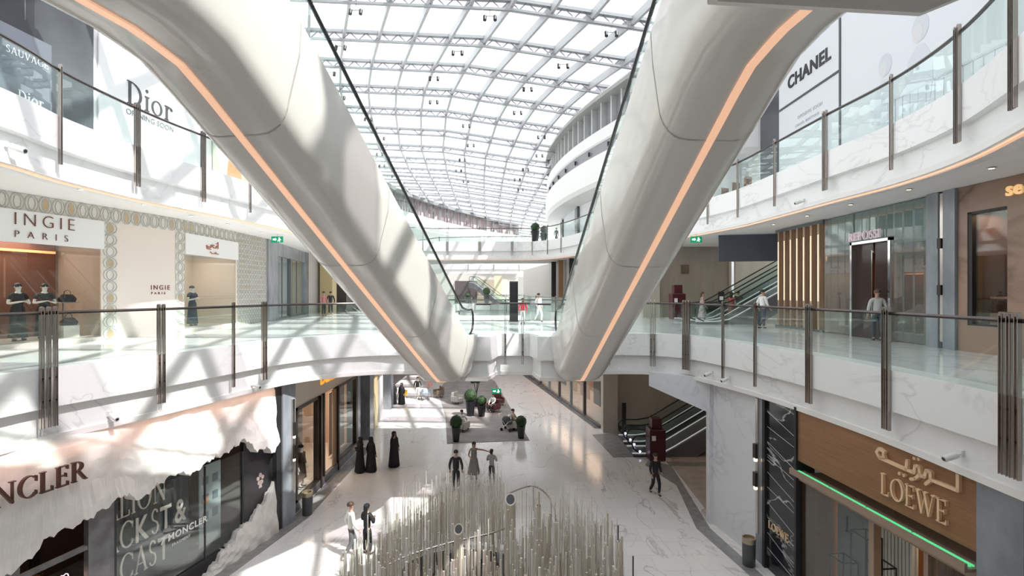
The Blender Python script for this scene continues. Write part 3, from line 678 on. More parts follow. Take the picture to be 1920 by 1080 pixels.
mb.build('flower', M('pink neon', (1,.6,.75), .4, emit=1.5), fl2, Mx=inv)
column_clad('trim_23', FA, 8.32, 9.0, 0, 5.3, -.25, .5, greyst, (8.82,1.2,4.6), 'slim bronze wall lamp on the grey column beside the rock fronted shop')

FB = frame((-8.5,19.2),(-8.5,27.0), G)              # gold signed shop
box_room('wall_jeweller_interior', FB, 0, 7.8, .35, 4.0, 3.0, M('beige interior', (.48,.36,.27), .5), M('pale interior floor', (.6,.55,.5), .4), lamp=200)
S_('trim_24', MB().box(0,7.85,-.05,.15,4.05,5.32), M('beige lintel', (.70,.62,.53), .5), FB)
S_('baseboard_left', MB().box(0,7.8,-.12,.1,0,.35), darkstone, FB)
S_('trim_25', MB().box(7.8,8.3,-.1,.5,0,5.3), greyst, FB)
for i,(a,b,lb) in enumerate([(.15,2.4,'bronze framed shop window with a red dress, next to the grey column'),(4.9,7.7,'bronze framed shop window at the far end of the beige shop')]):
    t = thing('shop_window', lb, 'window', tuple(FB @ Vector((a,0,.35)))); inv = Matrix.Translation(-(FB @ Vector((a,0,.35)))) @ FB
    fr = MB().box(a,a+.12,-.1,.1,.35,4.05).box(b-.12,b,-.1,.1,.35,4.05).box(a,b,-.1,.1,3.93,4.05).box(a,b,-.1,.1,.35,.45)
    fr.build('frame', M('dark bronze frame', (.06,.045,.035), .3, .6), t, Mx=inv); MB().box(a+.1,b-.1,0,.015,.42,3.95).build('pane', glassd, t, Mx=inv)
    MB().box(a+.3,b-.3,.5,.54,.5,3.6).build('back_panel', M('tan panel', (.60,.42,.33), .5), t, Mx=inv)
t = thing('shop_door', 'tall open entrance of the beige shop between its two bronze framed windows', 'door', tuple(FB @ Vector((2.6,0,0)))); inv = Matrix.Translation(-(FB @ Vector((2.6,0,0)))) @ FB
MB().box(2.5,2.66,-.16,.12,0,4.05).box(3.0,3.12,-.1,.12,0,4.05).box(4.7,4.86,-.16,.12,0,4.05).build('door_frame', MATS['dark bronze frame'], t, Mx=inv)
MB().box(4.2,4.7,-.05,0,.1,3.95).build('door_leaf', M('tan wood', (.42,.30,.20), .4), t, Mx=inv)
MB().box(3.2,4.1,1.2,1.7,.0,1.1).build('display_table', M('walnut dark', (.05,.03,.02), .3), t, Mx=inv)
t = thing('shop_sign', 'orange script lettering on the beige lintel under the left balcony', 'sign', tuple(FB @ Vector((3,-.06,4.6)))); inv = Matrix.Translation(-(FB @ Vector((3,-.06,4.6)))) @ FB
mb = MB(); fmesh(mb, 'Damas', .75, .03, 2.6, 4.5, -.08, bold=.012, sx=1.1); mb.build('lettering', M('orange lit letter', (1,.5,.08), .4, emit=.8, ecol=(1,.45,.05)), t, Mx=inv)
for i,(x,y,mm) in enumerate([(-8.6,29.2,greyst),(-8.9,31.2,M('gold clad pillar', (.62,.50,.28), .4)),(-9.2,33.6,white),(-9.2,36.6,greyst)]):
    struct('trim_%d' % (26+i), MB().box(x-.5,x+.35,y-.4,y+.4,G,-1.5), mm)
wallpath('wall_ground_left', [(-10.5,27.4),(-10.2,33),(-12.5,40),(-17,52)], G, -1.5, M('shop glass white', (.70,.69,.68), .25), .3)
wallpath('wall_ground_far', [(-18,54),(3,56)], G, -1.5, M('pinkish far wall', (.66,.55,.50), .5), .3)
struct('trim_31', MB().box(-17,-2,53.2,53.6,-3.2,-2.6).box(-17,-2,53.2,53.6,-5.2,-5.0), M('shopfront grey bar', (.4,.42,.43), .4))
# dark borders on the mall floor
def strip(name, poly, z, mat, h=.006):
    struct(name, MB().prism(poly, z, z+h), mat)
strip('floor_border_left', [(-10.4,9),(-9.3,15.2),(-8.35,18.8),(-8.35,27.4),(-7.75,27.4),(-7.75,18.9),(-8.6,14.8),(-9.8,9)], G, midstone)
strip('floor_border_right', [(7.6,15),(7.2,18),(7.9,24.6),(6.9,25.2),(6.6,24.6),(7.3,22),(6.7,18),(7.2,15)], G, midstone)
strip('floor_border_far', [(6.0,31.0),(3.6,42),(1.4,52),(.9,52),(3.0,42),(5.2,31.2)], G, darkstone)
strip('floor_escalator_mat', [gnd(1110,815),gnd(1150,858),gnd(1232,856),(8.3,25.6),(8.0,30),(6.2,30.2)], G, midstone)
struct('carpet', MB().prism([gnd(838,832),gnd(993,826),gnd(975,795),gnd(928,715),(-2.6,50),(-6.6,50),(-6.2,42),gnd(835,780)], G, G+.02), carpetm)['kind'] = 'structure'

# ================================================================ MALL FLOOR RIGHT
FC = frame((7.98,15.95),(8.6,8.6), G)
S_('trim_32', MB().box(-.02,.36,-.14,.5,0,5.35), greyst, FC)
t = thing('wall_lamp', 'tall slim bronze wall lamp beside the black marble panel at lower right', 'lamp', tuple(FC @ Vector((.12,-.14,1)))); inv = Matrix.Translation(-(FC @ Vector((.12,-.14,1)))) @ FC
MB().box(.06,.18,-.2,-.14,.9,5.2).build('bronze_channel', steelL, t, Mx=inv)
for zz in (2.4,3.3): MB().box(.04,.2,-.28,-.2,zz,zz+.45).build('lamp_body', M('dark lamp body', (.06,.055,.05), .3, .6), t, Mx=inv); MB().box(.07,.17,-.26,-.21,zz-.1,zz).build('glowing_lens', warm, t, Mx=inv)
bm = M('black veined marble', (.018,.02,.024), .1, marble=(.9,(.55,.57,.6),.018,0))
S_('trim_33', MB().box(.36,.5,-.16,.4,0,5.35).box(1.9,1.99,-.16,.4,0,5.35), black, FC)
S_('trim_34', MB().box(.5,1.9,-.08,.4,0,5.35), bm, FC)
vn = MB()
for i in range(11):
    z = .4+i*.47; a_ = .28 if i % 2 else .12; vn.prismY(ln((.52,z+.25),(1.88,z-a_+.1),.012), -.085, -.075)
vn.build('trim_35', M('white vein', (.6,.62,.64), .3), None, Mx=FC)['kind'] = 'structure'
wood = M('brown timber board', (.27,.135,.065), .4, noise=(3,(.33,.17,.085),(.3,.3,9)))
S_('trim_36', MB().box(1.99,6.95,-.1,.1,3.85,5.35), wood, FC)
S_('trim_37', MB().box(1.99,6.95,-.34,.1,3.5,3.56).box(1.99,6.95,-.36,-.3,3.5,3.66), M('bronze trough', (.33,.24,.18), .4), FC)
lt = thing('light_trough', 'green glowing light trough under the brown sign board', 'lamp', tuple(FC @ Vector((2,-.2,3.6)))); inv = Matrix.Translation(-(FC @ Vector((2,-.2,3.6)))) @ FC
for k,(a,b) in enumerate([(2.05,3.2),(3.25,4.4),(4.45,5.6),(5.65,6.9)]):
    for yy in (-.27,-.19,-.12): MB().box(a,b,yy-.018,yy+.018,3.57,3.6).build('green_tube', M('green tube', (.1,.6,.25), .4, emit=.75, ecol=(.12,.75,.3)), lt, Mx=inv)
box_room('wall_leather_shop', FC, 1.99, 6.95, 0, 3.45, 4.0, M('tan brown interior', (.30,.16,.09), .5), M('beige interior floor', (.5,.4,.32), .4), lamp=70, lcol=(1,.72,.5))
t = thing('shop_window', 'tall glass shopfront under the green light trough', 'window', tuple(FC @ Vector((2,0,0)))); inv = Matrix.Translation(-(FC @ Vector((2,0,0)))) @ FC
MB().box(1.99,4.5,-.02,-.005,.1,3.4).build('pane', glassd, t, Mx=inv); MB().box(5.9,6.9,-.02,-.005,.1,3.4).build('pane', glassd, t, Mx=inv)
MB().box(1.99,6.95,-.08,.1,3.3,3.5).box(4.45,4.6,-.08,.1,0,3.3).box(5.85,5.95,-.08,.1,0,3.3).box(6.85,6.95,-.08,.1,0,3.3).build('frame', M('tan frame', (.34,.25,.18), .4), t, Mx=inv)
S_('trim_38', MB().box(2.1,3.4,1.0,1.05,0,3.3), M('grey green panel', (.16,.19,.19), .3), FC)
rb = MB()
for i in range(11): rb.box(3.5+i*.1,3.57+i*.1,.9,.98,0,3.3)
rb.box(3.48,4.6,.98,1.02,0,3.3); S_('trim_39', rb, M('ribbed cream panel', (.66,.66,.58), .5), FC)
t = thing('display_stand', 'black stepped wire display frame behind the shopfront glass', 'stand', tuple(FC @ Vector((4,.5,0)))); inv = Matrix.Translation(-(FC @ Vector((4,.5,0)))) @ FC
for (a,b,h) in ((2.7,3.2,1.6),(3.45,3.95,2.6),(3.95,4.35,2.1)):
    fr = MB()
    for x in (a,b):
        for y in (.3,.7): fr.box(x-.012,x+.012,y-.012,y+.012,0,h)
    for y in (.3,.7): fr.box(a,b,y-.012,y+.012,h-.03,h).box(a,b,y-.012,y+.012,h*.5,h*.5+.02)
    for x in (a,b): fr.box(x-.012,x+.012,.3,.7,h-.03,h)
    fr.build('frame', black, t, Mx=inv)
hb = thing('handbag', 'brown leather handbag on the lit shelf of the shop at lower right, the far one', 'bag', (0,0,0), 0)
MB().loft([[(-.2,-.09,0),(.2,-.09,0),(.2,.09,0),(-.2,.09,0)],[(-.23,-.1,.12),(.23,-.1,.12),(.23,.1,.12),(-.23,.1,.12)],[(-.14,-.03,.26),(.14,-.03,.26),(.14,.03,.26),(-.14,.03,.26)]]).build('bag_body', M('cognac leather', (.28,.08,.03), .35), hb)
MB().tube([(-.1,0,.25),(-.09,0,.36),(0,0,.41),(.09,0,.36),(.1,0,.25)], .012, 6).build('handle', M('cognac leather dark', (.18,.05,.02), .4), hb.children[0])
p = FC @ Vector((5.2,1.0,1.02)); hb.location = p; hb.rotation_euler.z = -1.5
for u,lb in ((5.75,'brown leather handbag on the lit shelf of the shop at lower right, the middle one'),(6.2,'brown leather handbag on the lit shelf of the shop at lower right, the near one')):
    dup(hb, FC @ Vector((u,1.0,1.02)), label=lb)
t = thing('display_shelf', 'tan shelf with handbags inside the shop at lower right', 'shelf', tuple(FC @ Vector((5,1,0)))); inv = Matrix.Translation(-(FC @ Vector((5,1,0)))) @ FC
MB().box(4.75,6.7,.75,1.3,.94,1.02).build('shelf', M('tan shelf', (.55,.36,.25), .4), t, Mx=inv); MB().box(4.8,4.9,.8,1.25,0,.94).box(6.55,6.65,.8,1.25,0,.94).build('support', black, t, Mx=inv)
MB().box(4.75,6.7,1.35,1.4,1.1,2.6).build('back_panel', M('dark brown', (.07,.035,.025), .4), t, Mx=inv)
gold = M('gilded letter', (.95,.70,.45), .35, .2)
def sign(label, Mx, at, builder, mat, cat='sign', name='shop_sign'):
    P0 = Mx @ Vector(at); t = thing(name, label, cat, tuple(P0)); inv = Matrix.Translation(-P0) @ Mx
    for nm, mb in builder: mb.build(nm, mat, t, Mx=inv)
    return t
def letters(txt, h, x, z, y0, y1, space=.06, sx=1.0):
    out = []
    for ch in txt:
        m1 = MB(); x = serif(m1, ch, h, x, z, y0, y1, space, sx)
        if m1.v: out.append(('letter', m1))
    return out
sign('large gilded serif letters on the brown board at lower right', FC, (4.85,-.12,4.1), letters('LOEWE', .46, 4.88, 4.1, -.17, -.1, .05, .74), gold)
ar = MB(); aw = .085
for pl in ([(.32,.30),(.12,.36),(.02,.22),(.12,.08),(.3,.12),(.26,.24)], [(.12,.08),(1.05,.05),(1.08,.32)], [(1.05,.05),(1.3,.05),(1.34,.26),(1.46,.28),(1.48,.08),(1.34,-.1),(1.2,-.16)],
           [(1.48,.05),(1.62,.05),(1.68,.26),(1.8,.24),(1.8,.04),(1.66,-.12)], [(1.8,.05),(2.55,.05),(2.55,.5)]): ribbon(ar, pl, aw, -.17, -.1, 4.75, 4.82, .74)
for dx,dz in ((1.28,.46),(1.42,.48),(.95,-.14),(.8,-.14)): ribbon(ar, [(dx,dz),(dx+.03,dz)], .09, -.17, -.1, 4.75, 4.82, .74)
sign('gilded arabic lettering above the large serif name on the brown board', FC, (4.9,-.12,4.7), [('lettering', ar)], gold)
sign('small gilded serif letters low on the black marble panel', FC, (.7,-.1,1.3), letters('LOEWE', .22, .62, 1.32, -.12, -.085, .06, .95), gold)
S_('trim_40', MB().box(6.98,7.75,-.16,.5,0,5.4), greyst, FC)
S_('trim_41', MB().box(7.95,9.6,-.2,.5,0,5.4), greyst, FC)
t = thing('wall_lamp', 'slim bronze wall lamp between the two grey stone panels at the lower right corner', 'lamp', tuple(FC @ Vector((7.85,-.1,.5)))); inv = Matrix.Translation(-(FC @ Vector((7.85,-.1,.5)))) @ FC
MB().box(7.78,7.92,-.16,-.05,.5,5.3).build('bronze_channel', steelL, t, Mx=inv)
# white marble wall with the cut opening towards the escalator lobby
FW = frame((5.5,19.75),(7.45,18.35), G); Lw = dist2((5.5,19.75),(7.45,18.35))
S_('wall_lobby_cut', MB().prismY([(-.05,5.4),(-.05,4.85),(Lw,4.05),(Lw,5.4)], 0, .25), wallmarble, FW)
S_('wall_marble_right', MB().box(0,2.45,0,.3,0,5.4), wallmarble, frame((7.45,18.35),(7.9,15.95), G))
S_('wall_marble_return', MB().box(0,10,0,.3,0,5.4), wallmarble, frame((17.3,18.65),(7.45,18.65), G))
S_('wall_lobby_back', MB().box(0,12,0,.3,0,5.4), beige, frame((6.6,30.9),(18,30.9), G))
S_('baseboard_lobby', MB().box(0,12,-.05,0,0,.25), darkstone, frame((6.6,30.9),(18,30.9), G))
S_('wall_lobby_column', MB().box(0,.9,-.4,.4,0,5.4), beige, frame((5.55,30.6),(6.45,30.6), G))
strip('floor_lobby', [(7.6,18.7),(17.5,18.7),(17.5,30.9),(8.2,30.9),(8.2,25.5),(7.9,24.6)], G, lobbyfloor, .004)
strip('floor_lobby_band', [(7.8,24.5),(17.5,24.0),(17.5,24.6),(7.8,25.1)], G+.005, midstone, .004)
area((11,24,-1.75), 3, 45, (1,.72,.5), 5)
hole = MB()
for i in range(4):
    for j in range(3):
        x = 1.2+i*.52; z = 5.05-j*.62
        hole.prismY([(x+.13*math.cos(k*PI/4), z+.13*math.sin(k*PI/4)) for k in range(8)], -.03, .0)
hole.build('trim_42', M('dark niche', (.04,.03,.025), .4), None, Mx=frame((6.6,30.9),(18,30.9), G))['kind'] = 'structure'
# far shops on the right of the mall floor
FD = frame((1.5,52),(5.6,31.4), G); Ld = dist2((1.5,52),(5.6,31.4))
box_room('wall_far_shops', FD, 0, Ld, 0, 4.6, 3.5, M('copper interior', (.40,.22,.14), .5), lamp=420, lcol=(1,.65,.45))
S_('trim_43', MB().box(0,Ld,-.05,.1,4.5,5.4).box(0,Ld,-.1,.1,0,.12), darkstone, FD)
for i in range(7):
    x = i*Ld/7; nm = ['far glass shop bay with warm light, nearest the beige lobby column','second far glass shop bay with warm light','third far glass shop bay with warm light','fourth far glass shop bay with warm light','fifth far glass shop bay with warm light','sixth far glass shop bay with warm light','far glass shop bay with warm light, most distant of the row'][6-i]
    t = thing('shop_window', nm, 'window', tuple(FD @ Vector((x,0,0)))); inv = Matrix.Translation(-(FD @ Vector((x,0,0)))) @ FD
    MB().box(x+.1,x+Ld/7-.1,0,.015,.12,4.5).build('pane', glassd, t, Mx=inv); MB().box(x-.12,x+.12,-.08,.1,0,4.5).build('frame', greyst if i % 2 else M('dark post', (.08,.07,.07), .3), t, Mx=inv)
    MB().box(x+.5,x+Ld/7-.5,1.6,1.7,.3,2.6).build('display_panel', [M('gold panel', (.55,.42,.22), .4), M('rose panel', (.6,.36,.28), .4), black][i % 3], t, Mx=inv)

# ================================================================ MIDDLE FLOOR LEFT
FE = frame((-15.4,13.4),(-13.8,20.3), L1); FF = frame((-13.8,20.3),(-14.0,28.2), L1); FG = frame((-14.0,28.2),(-15.9,38.4), L1)
patm = M('ivory lattice ground', (.72,.69,.63), .5); patw = M('ivory ring', (.84,.83,.80), .4); patg = M('gold disc', (.55,.43,.28), .4, .3); pats = M('grey ring', (.50,.50,.47), .4)
def pattern(Mx, x0, x1, z0, z1, r=.17):
    S_('trim_44', MB().box(x0,x1,-.04,.1,z0,z1), patm, Mx)
    a = MB(); g_ = MB(); nx = max(1, round((x1-x0)/(r*1.9))); nz = max(1, round((z1-z0)/(r*1.9))); rx = (x1-x0)/nx/1.9; rz_ = (z1-z0)/nz/1.9
    rnd = random.Random(int(x0*100)+int(z0*10))
    for i in range(nx):
        for j in range(nz):
            cx = x0+(i+.5)*(x1-x0)/nx; cz = z0+(j+.5)*(z1-z0)/nz
            for q in arcq(cx,cz,rx,rz_,.025,.025,0,360,10): a.prismY(q, -.06, -.04)
            for q in arcq(cx,cz,rx*.55,rz_*.8,.02,.02,0,360,8): a.prismY(q, -.06, -.04)
            if rnd.random() < .3: g_.prismY([(cx+rx*.5*math.cos(k*PI/4), cz+rz_*.75*math.sin(k*PI/4)) for k in range(8)], -.055, -.04)
    S_('trim_45', a, pats, Mx)
    if g_.v: S_('trim_46', g_, patg, Mx)
CT = 4.7
pattern(FE, -1.5, 7.08, 4.18, CT, .2); pattern(FF, 0, 4.75, 4.18, CT, .2)
pattern(FE, 4.2, 4.68, 0, 4.18, .22); pattern(FF, 0, .55, 0, 4.18, .22); pattern(FF, 4.75, 7.95, 0, CT, .14)
S_('wall_cream_panel', MB().box(4.68,7.08,-.02,.1,0,4.18), creamp, FE)
box_room('wall_boutique', FE, -1.5, 4.2, .12, 3.5, 3.2, M('taupe boutique', (.50,.40,.33), .5), M('pale boutique floor', (.7,.65,.6), .3), lamp=150)
S_('trim_47', MB().box(1.3,4.1,2.0,2.1,.12,3.5), M('red brown screen', (.20,.085,.055), .45), FE)
box_room('wall_boutique_rear', FF, .55, 4.75, .12, 3.5, 2.2, M('cream boutique', (.72,.64,.56), .5), M('pale boutique floor', (.7,.65,.6), .3), lamp=60)
for Mx,a,b,lb in ((FE,-1.5,4.2,'wide shop window with black dressed mannequins'),(FF,.55,4.75,'smaller shop window under the white board with arabic lettering')):
    t = thing('shop_window', lb, 'window', tuple(Mx @ Vector((a,0,0)))); inv = Matrix.Translation(-(Mx @ Vector((a,0,0)))) @ Mx
    MB().box(a,b,-.01,.005,.12,3.4).build('pane', glassd, t, Mx=inv); MB().box(a,b,-.04,.1,0,.12).box(b-.05,b,-.03,.03,.12,3.4).build('frame', creamp, t, Mx=inv)
def board(Mx, a, b, z0, z1, label, mbs, mat):
    t = thing('sign_board', label, 'sign', tuple(Mx @ Vector((a,0,z0)))); inv = Matrix.Translation(-(Mx @ Vector((a,0,z0)))) @ Mx
    MB().box(a,b,-.1,.05,z0,z1).build('board', whitep, t, Mx=inv)
    for m1,mm in mbs: m1.build('lettering', mm, t, Mx=inv)
bro = M('brown letter', (.20,.085,.06), .4)
m1 = MB(); fmesh(m1, 'INGIE', .56, .03, 1.52, 3.72, -.115, spacing=1.45, sx=.9, bold=-.012); m2 = MB(); fmesh(m2, 'PARIS', .31, .03, 1.54, 3.34, -.115, spacing=2.3, sx=.95, bold=-.008)
board(FE, -1.5, 4.2, 3.2, 4.18, 'white board with wide spaced brown letters above the mannequins', [(m1,bro),(m2,bro)], bro)
m1 = MB(); rr = M('rose letter', (.42,.14,.10), .4)
ribbon(m1, [(1.5,.5),(1.5,0)], .07, -.14, -.1, 2.0, 3.72, .6); ribbon(m1, [(1.3,.2),(1.25,0),(.9,.0),(.7,.16),(.95,.2)], .07, -.14, -.1, 2.0, 3.72, .6); ribbon(m1, [(.6,.2),(.55,.0),(.2,.0),(.0,.1),(.05,-.12),(.5,-.15)], .07, -.14, -.1, 2.0, 3.72, .6); ribbon(m1, [(1.28,.35),(1.3,.35)], .07, -.14, -.1, 2.0, 3.72, .6)
ribbon(m1, [(1.5,0),(1.2,.02),(1.1,.12),(1.0,0),(.6,.0),(.4,.1)], .05, -.14, -.1, 2.05, 3.45, .6)
board(FF, .55, 4.75, 3.3, 4.18, 'white board with rose arabic lettering', [(m1,rr)], rr)
m1 = MB(); fmesh(m1, 'INGIE', .26, .02, 6.0, 1.78, -.03, spacing=1.35); m2 = MB(); fmesh(m2, 'PARIS', .13, .02, 6.02, 1.6, -.03, spacing=2.1)
sign('small dark lettering on the blank cream panel between the patterned pilasters', FE, (6,-.03,1.6), [('lettering', m1),('lettering', m2)], bro)
cove_ = MB().box(1.4,4.0,1.85,1.97,3.05,3.13).build('wall_lamp', M('orange cove', (1,.45,.2), .4, emit=1.5), None, Mx=FE); tag(cove_, 'long orange cove light inside the boutique behind the mannequins', 'lamp')
# grey glass shop and the row further back
box_room('wall_glass_shop', FG, 0, 10, 0, 3.9, 4, M('grey interior', (.45,.46,.46), .5), lamp=120, lcol=(1,.95,.9))
S_('trim_48', MB().box(0,10,-.05,.1,3.9,4.75).box(0,2.0,-.15,.2,0,4.7).box(9.6,10.4,-.15,.2,0,4.7), greyst, FG)
S_('trim_49', MB().box(5.1,5.5,-.12,.12,0,3.9).box(0,10,-.06,.06,0,.1), M('slate frame', (.14,.15,.16), .3), FG)
t = thing('shop_window', 'slate framed glass shopfront beyond the patterned wall', 'window', tuple(FG @ Vector((2,0,0)))); inv = Matrix.Translation(-(FG @ Vector((2,0,0)))) @ FG
MB().box(2,9.6,0,.015,.1,3.9).build('pane', glassd, t, Mx=inv)
for x in (3.4,7.2): MB().box(x,x+.05,-.02,.05,.1,3.9).build('mullion', M('slate frame', (.14,.15,.16), .3), t, Mx=inv)
wallpath('wall_left_rear', [(-15.9,38.4),(-15.4,44),(-13.6,52),(-12.2,62),(-12,70)], 0, 4.8, M('pale shop row', (.66,.63,.60), .5))
for i,(x,y,mm) in enumerate([(-15.0,40.5,M('gold clad pillar', (.62,.50,.28), .4)),(-14.9,43.5,black),(-13.9,47,white),(-13.2,51,greyst),(-12.6,56,white),(-12.2,61,greyst)]):
    struct('trim_%d' % (50+i), MB().box(x-.5,x+.5,y-.5,y+.5,0,4.7), mm)
    if i in (1,3,5): struct('trim_%d' % (60+i), MB().box(x-.3,x+.6,y-.7,y+2.4,0,3.0), M('dark shopfront', (.09,.075,.075), .3))

# ================================================================ MIDDLE FLOOR RIGHT
FH = frame((13.0,24.3),(13.0,13.9), L1)
refm = M('bronze mirror', (.42,.33,.28), .12, .8)
S_('trim_70', MB().box(0,3.7,.02,.2,0,4.7), refm, FH)
t = thing('slatted_screen', 'screen of tall glowing gold slats beside the escalator lobby of the middle floor', 'screen', tuple(FH @ Vector((0,0,0)))); inv = Matrix.Translation(-(FH @ Vector((0,0,0)))) @ FH
for i in range(7):
    x = .35+i*.52; MB().box(x-.07,x+.07,-.14,.02,.1,4.55).build('slat', M('copper slat', (.58,.42,.30), .3, .6), t, Mx=inv); MB().box(x-.03,x+.03,-.155,-.14,1.3,4.1).build('glow_line', M('pale gold glow', (1,.85,.65), .4, emit=.8, ecol=(1,.8,.55)), t, Mx=inv)
MB().box(0,3.7,-.1,.02,0,.1).box(0,3.7,-.1,.02,4.55,4.7).build('frame', M('slate frame', (.14,.15,.16), .3), t, Mx=inv)
cg = glassy('ribbed green glass', (.80,.90,.87), .16, .5, milk=.12, milkcol=(.6,.7,.68))
t = thing('shop_window', 'ribbed green glass shopfront with a tall chrome framed doorway', 'window', tuple(FH @ Vector((3.7,0,0)))); inv = Matrix.Translation(-(FH @ Vector((3.7,0,0)))) @ FH
for a,b in ((3.75,5.55),(7.45,8.85)):
    mb = MB(); n = int((b-a)/.1); pts = [(a+(b-a)*i/n, -.05-.05*math.sin(i*PI/2)) for i in range(n+1)]
    mb.add([(x,y,.05) for x,y in pts]+[(x,y,4.65) for x,y in pts], [(i,i+1,n+2+i,n+1+i) for i in range(n)]); mb.build('ribbed_pane', cg, t, Mx=inv)
mb = MB(); a,b = 5.55,7.45; n = 19; pts = [(a+(b-a)*i/n, -.05-.05*math.sin(i*PI/2)) for i in range(n+1)]
mb.add([(x,y,3.6) for x,y in pts]+[(x,y,4.65) for x,y in pts], [(i,i+1,n+2+i,n+1+i) for i in range(n)]); mb.build('ribbed_pane', cg, t, Mx=inv)
MB().box(5.5,5.6,-.2,.05,0,3.55).box(7.4,7.5,-.2,.05,0,3.55).box(5.5,7.5,-.2,.05,3.45,3.55).build('door_frame', chrome, t, Mx=inv)
MB().box(5.6,6.45,.0,.04,0,3.45).box(6.55,7.4,.0,.04,0,3.45).build('door_leaf', M('dark tinted leaf', (.05,.03,.025), .1), t, Mx=inv)
MB().box(6.43,6.46,-.05,-.01,.6,3.2).build('pull_bar', chrome, t, Mx=inv)
box_room('wall_shoe_shop', FH, 3.72, 8.9, 0, 3.3, 3.2, M('copper brown interior', (.20,.09,.055), .4), darkstone, y0=.1, lamp=45, lcol=(1,.7,.5))
S_('trim_71', MB().box(3.72,8.9,.1,.2,3.3,4.7), M('grey green panel', (.16,.19,.19), .3), FH)
sign('small chrome serif letters above the tall chrome framed doorway', FH, (5.7,-.2,3.6), letters('REPOSSI', .3, 5.45, 3.6, -.22, -.14, .07, 1.0), M('pale glowing letter', (.80,.66,.72), .3, .2, emit=.25))  # unlit letters, brightened by a faint emission in their material
S_('trim_72', MB().box(8.9,9.33,-.15,.4,0,4.7).box(9.5,9.9,-.15,.4,0,4.7), greyst, FH)
t = thing('wall_lamp', 'tall slim wall lamp between the grey stone panels of the middle floor', 'lamp', tuple(FH @ Vector((9.41,-.1,.3)))); inv = Matrix.Translation(-(FH @ Vector((9.41,-.1,.3)))) @ FH
MB().box(9.34,9.49,-.12,0,.2,4.65).build('bronze_channel', steelL, t, Mx=inv)
for zz in (1.6,3.0): MB().box(9.35,9.48,-.2,-.12,zz,zz+.3).build('lamp_body', M('dark lamp body', (.06,.055,.05), .3, .6), t, Mx=inv)
FI = frame((13.03,14.38),(13.25,7.9), L1)
bmb = M('brown veined marble', (.36,.24,.18), .3, marble=(.9,(.16,.09,.06),.1,0))
S_('trim_73', MB().box(0,.28,-.1,.4,0,4.7).box(.28,1.38,-.1,.4,0,.75).box(.28,1.38,-.1,.4,3.95,4.7).box(1.38,6.3,-.1,.4,0,4.7), bmb, FI)
box_room('wall_display_niche', FI, .3, 1.38, .75, 3.95, 1.2, M('deep brown niche', (.16,.08,.05), .4), lamp=16, lcol=(1,.6,.35))
t = thing('shop_window', 'dark display window set in the brown marble front', 'window', tuple(FI @ Vector((.3,0,.75)))); inv = Matrix.Translation(-(FI @ Vector((.3,0,.75)))) @ FI
MB().box(.3,1.38,-.02,-.005,.78,3.92).build('pane', glassd, t, Mx=inv); MB().box(.28,.4,-.08,.1,.75,3.95).box(.28,1.38,-.08,.1,3.88,3.95).box(.28,1.38,-.08,.1,.75,.8).build('frame', black, t, Mx=inv)
MB().box(.45,1.25,.4,.8,1.5,1.56).box(.45,1.25,.4,.8,.78,1.1).build('display_step', M('copper step', (.5,.28,.18), .3), t, Mx=inv)
m1 = MB(); fmesh(m1, 'se', .5, .05, 1.42, 4.2, -.18, bold=.012)
sign('gold round letters on the brown marble at the right picture edge', FI, (1.2,-.15,4.2), [('lettering', m1)], M('gold lit letter', (.9,.6,.3), .3, .3, emit=.5, ecol=(1,.6,.25)))
# lobby of the middle floor
S_('wall_lobby_upper', MB().box(0,4.6,0,.2,0,4.7), taupe, frame((9.9,33.2),(14.5,33.2), L1))
S_('wall_lobby_upper_side', MB().box(0,12,0,.2,0,6), beige, frame((14.5,32.2),(26,32.2), L1))
S_('trim_74', MB().box(-1.2,-.1,-.3,.2,0,4.7).box(4.6,4.75,-.1,.2,0,4.7), beige, frame((9.9,33.2),(14.5,33.2), L1))
S_('trim_75', MB().box(0,3.2,0,.2,3.3,4.7), M('navy soffit panel', (.075,.085,.11), .3), frame((11.0,26.4),(16.5,25.0), L1))
m1 = MB().box(1.2,1.75,-.03,.0,2.9,3.5).box(1.27,1.68,-.04,-.02,2.97,3.43); sign('small square bronze plate on the taupe wall of the middle floor lobby', frame((10.1,33.2),(14.5,33.2), L1), (1.2,0,2.9), [('plate', m1)], M('bronze plate', (.2,.15,.1), .3, .6), 'plaque', 'wall_plaque')
wallpath('wall_right_rear', [(1.6,70),(3.6,56),(5.2,47),(8.5,36),(9.2,33.2)], 0, 4.75, M('pale shop row', (.66,.63,.60), .5))
brz = M('bronze fin', (.30,.17,.09), .35, .4)
for i in range(6):
    y = 37+i*2.6; x = interp([(33,9.0),(36,8.3),(47,5.0),(56,3.4)], y); struct('trim_%d' % (80+i), MB().box(x-.5,x-.05,y-.3,y+.3,0,4.7), [brz,black][i % 2])
area((11.8,29,4.5), 2.5, 22, (1,.85,.7), 5)

# ================================================================ TOP FLOOR HOARDINGS
FJ = frame((-15.65,12.0),(-15.22,18.1), L2); FK = frame((-15.2,18.2),(-14.6,23.8), L2); FL_ = frame((-14.55,24.1),(-14.4,29.5), L2)
def poster(name, Mx, x0, x1, z0, z1, label, mat, cat='hoarding'):
    P0 = Mx @ Vector((x0,-.06,z0)); t = thing(name, label, cat, tuple(P0)); inv = Matrix.Translation(-P0) @ Mx
    MB().box(x0,x1,-.06,.0,z0,z1).build('panel', mat, t, Mx=inv); return t, inv
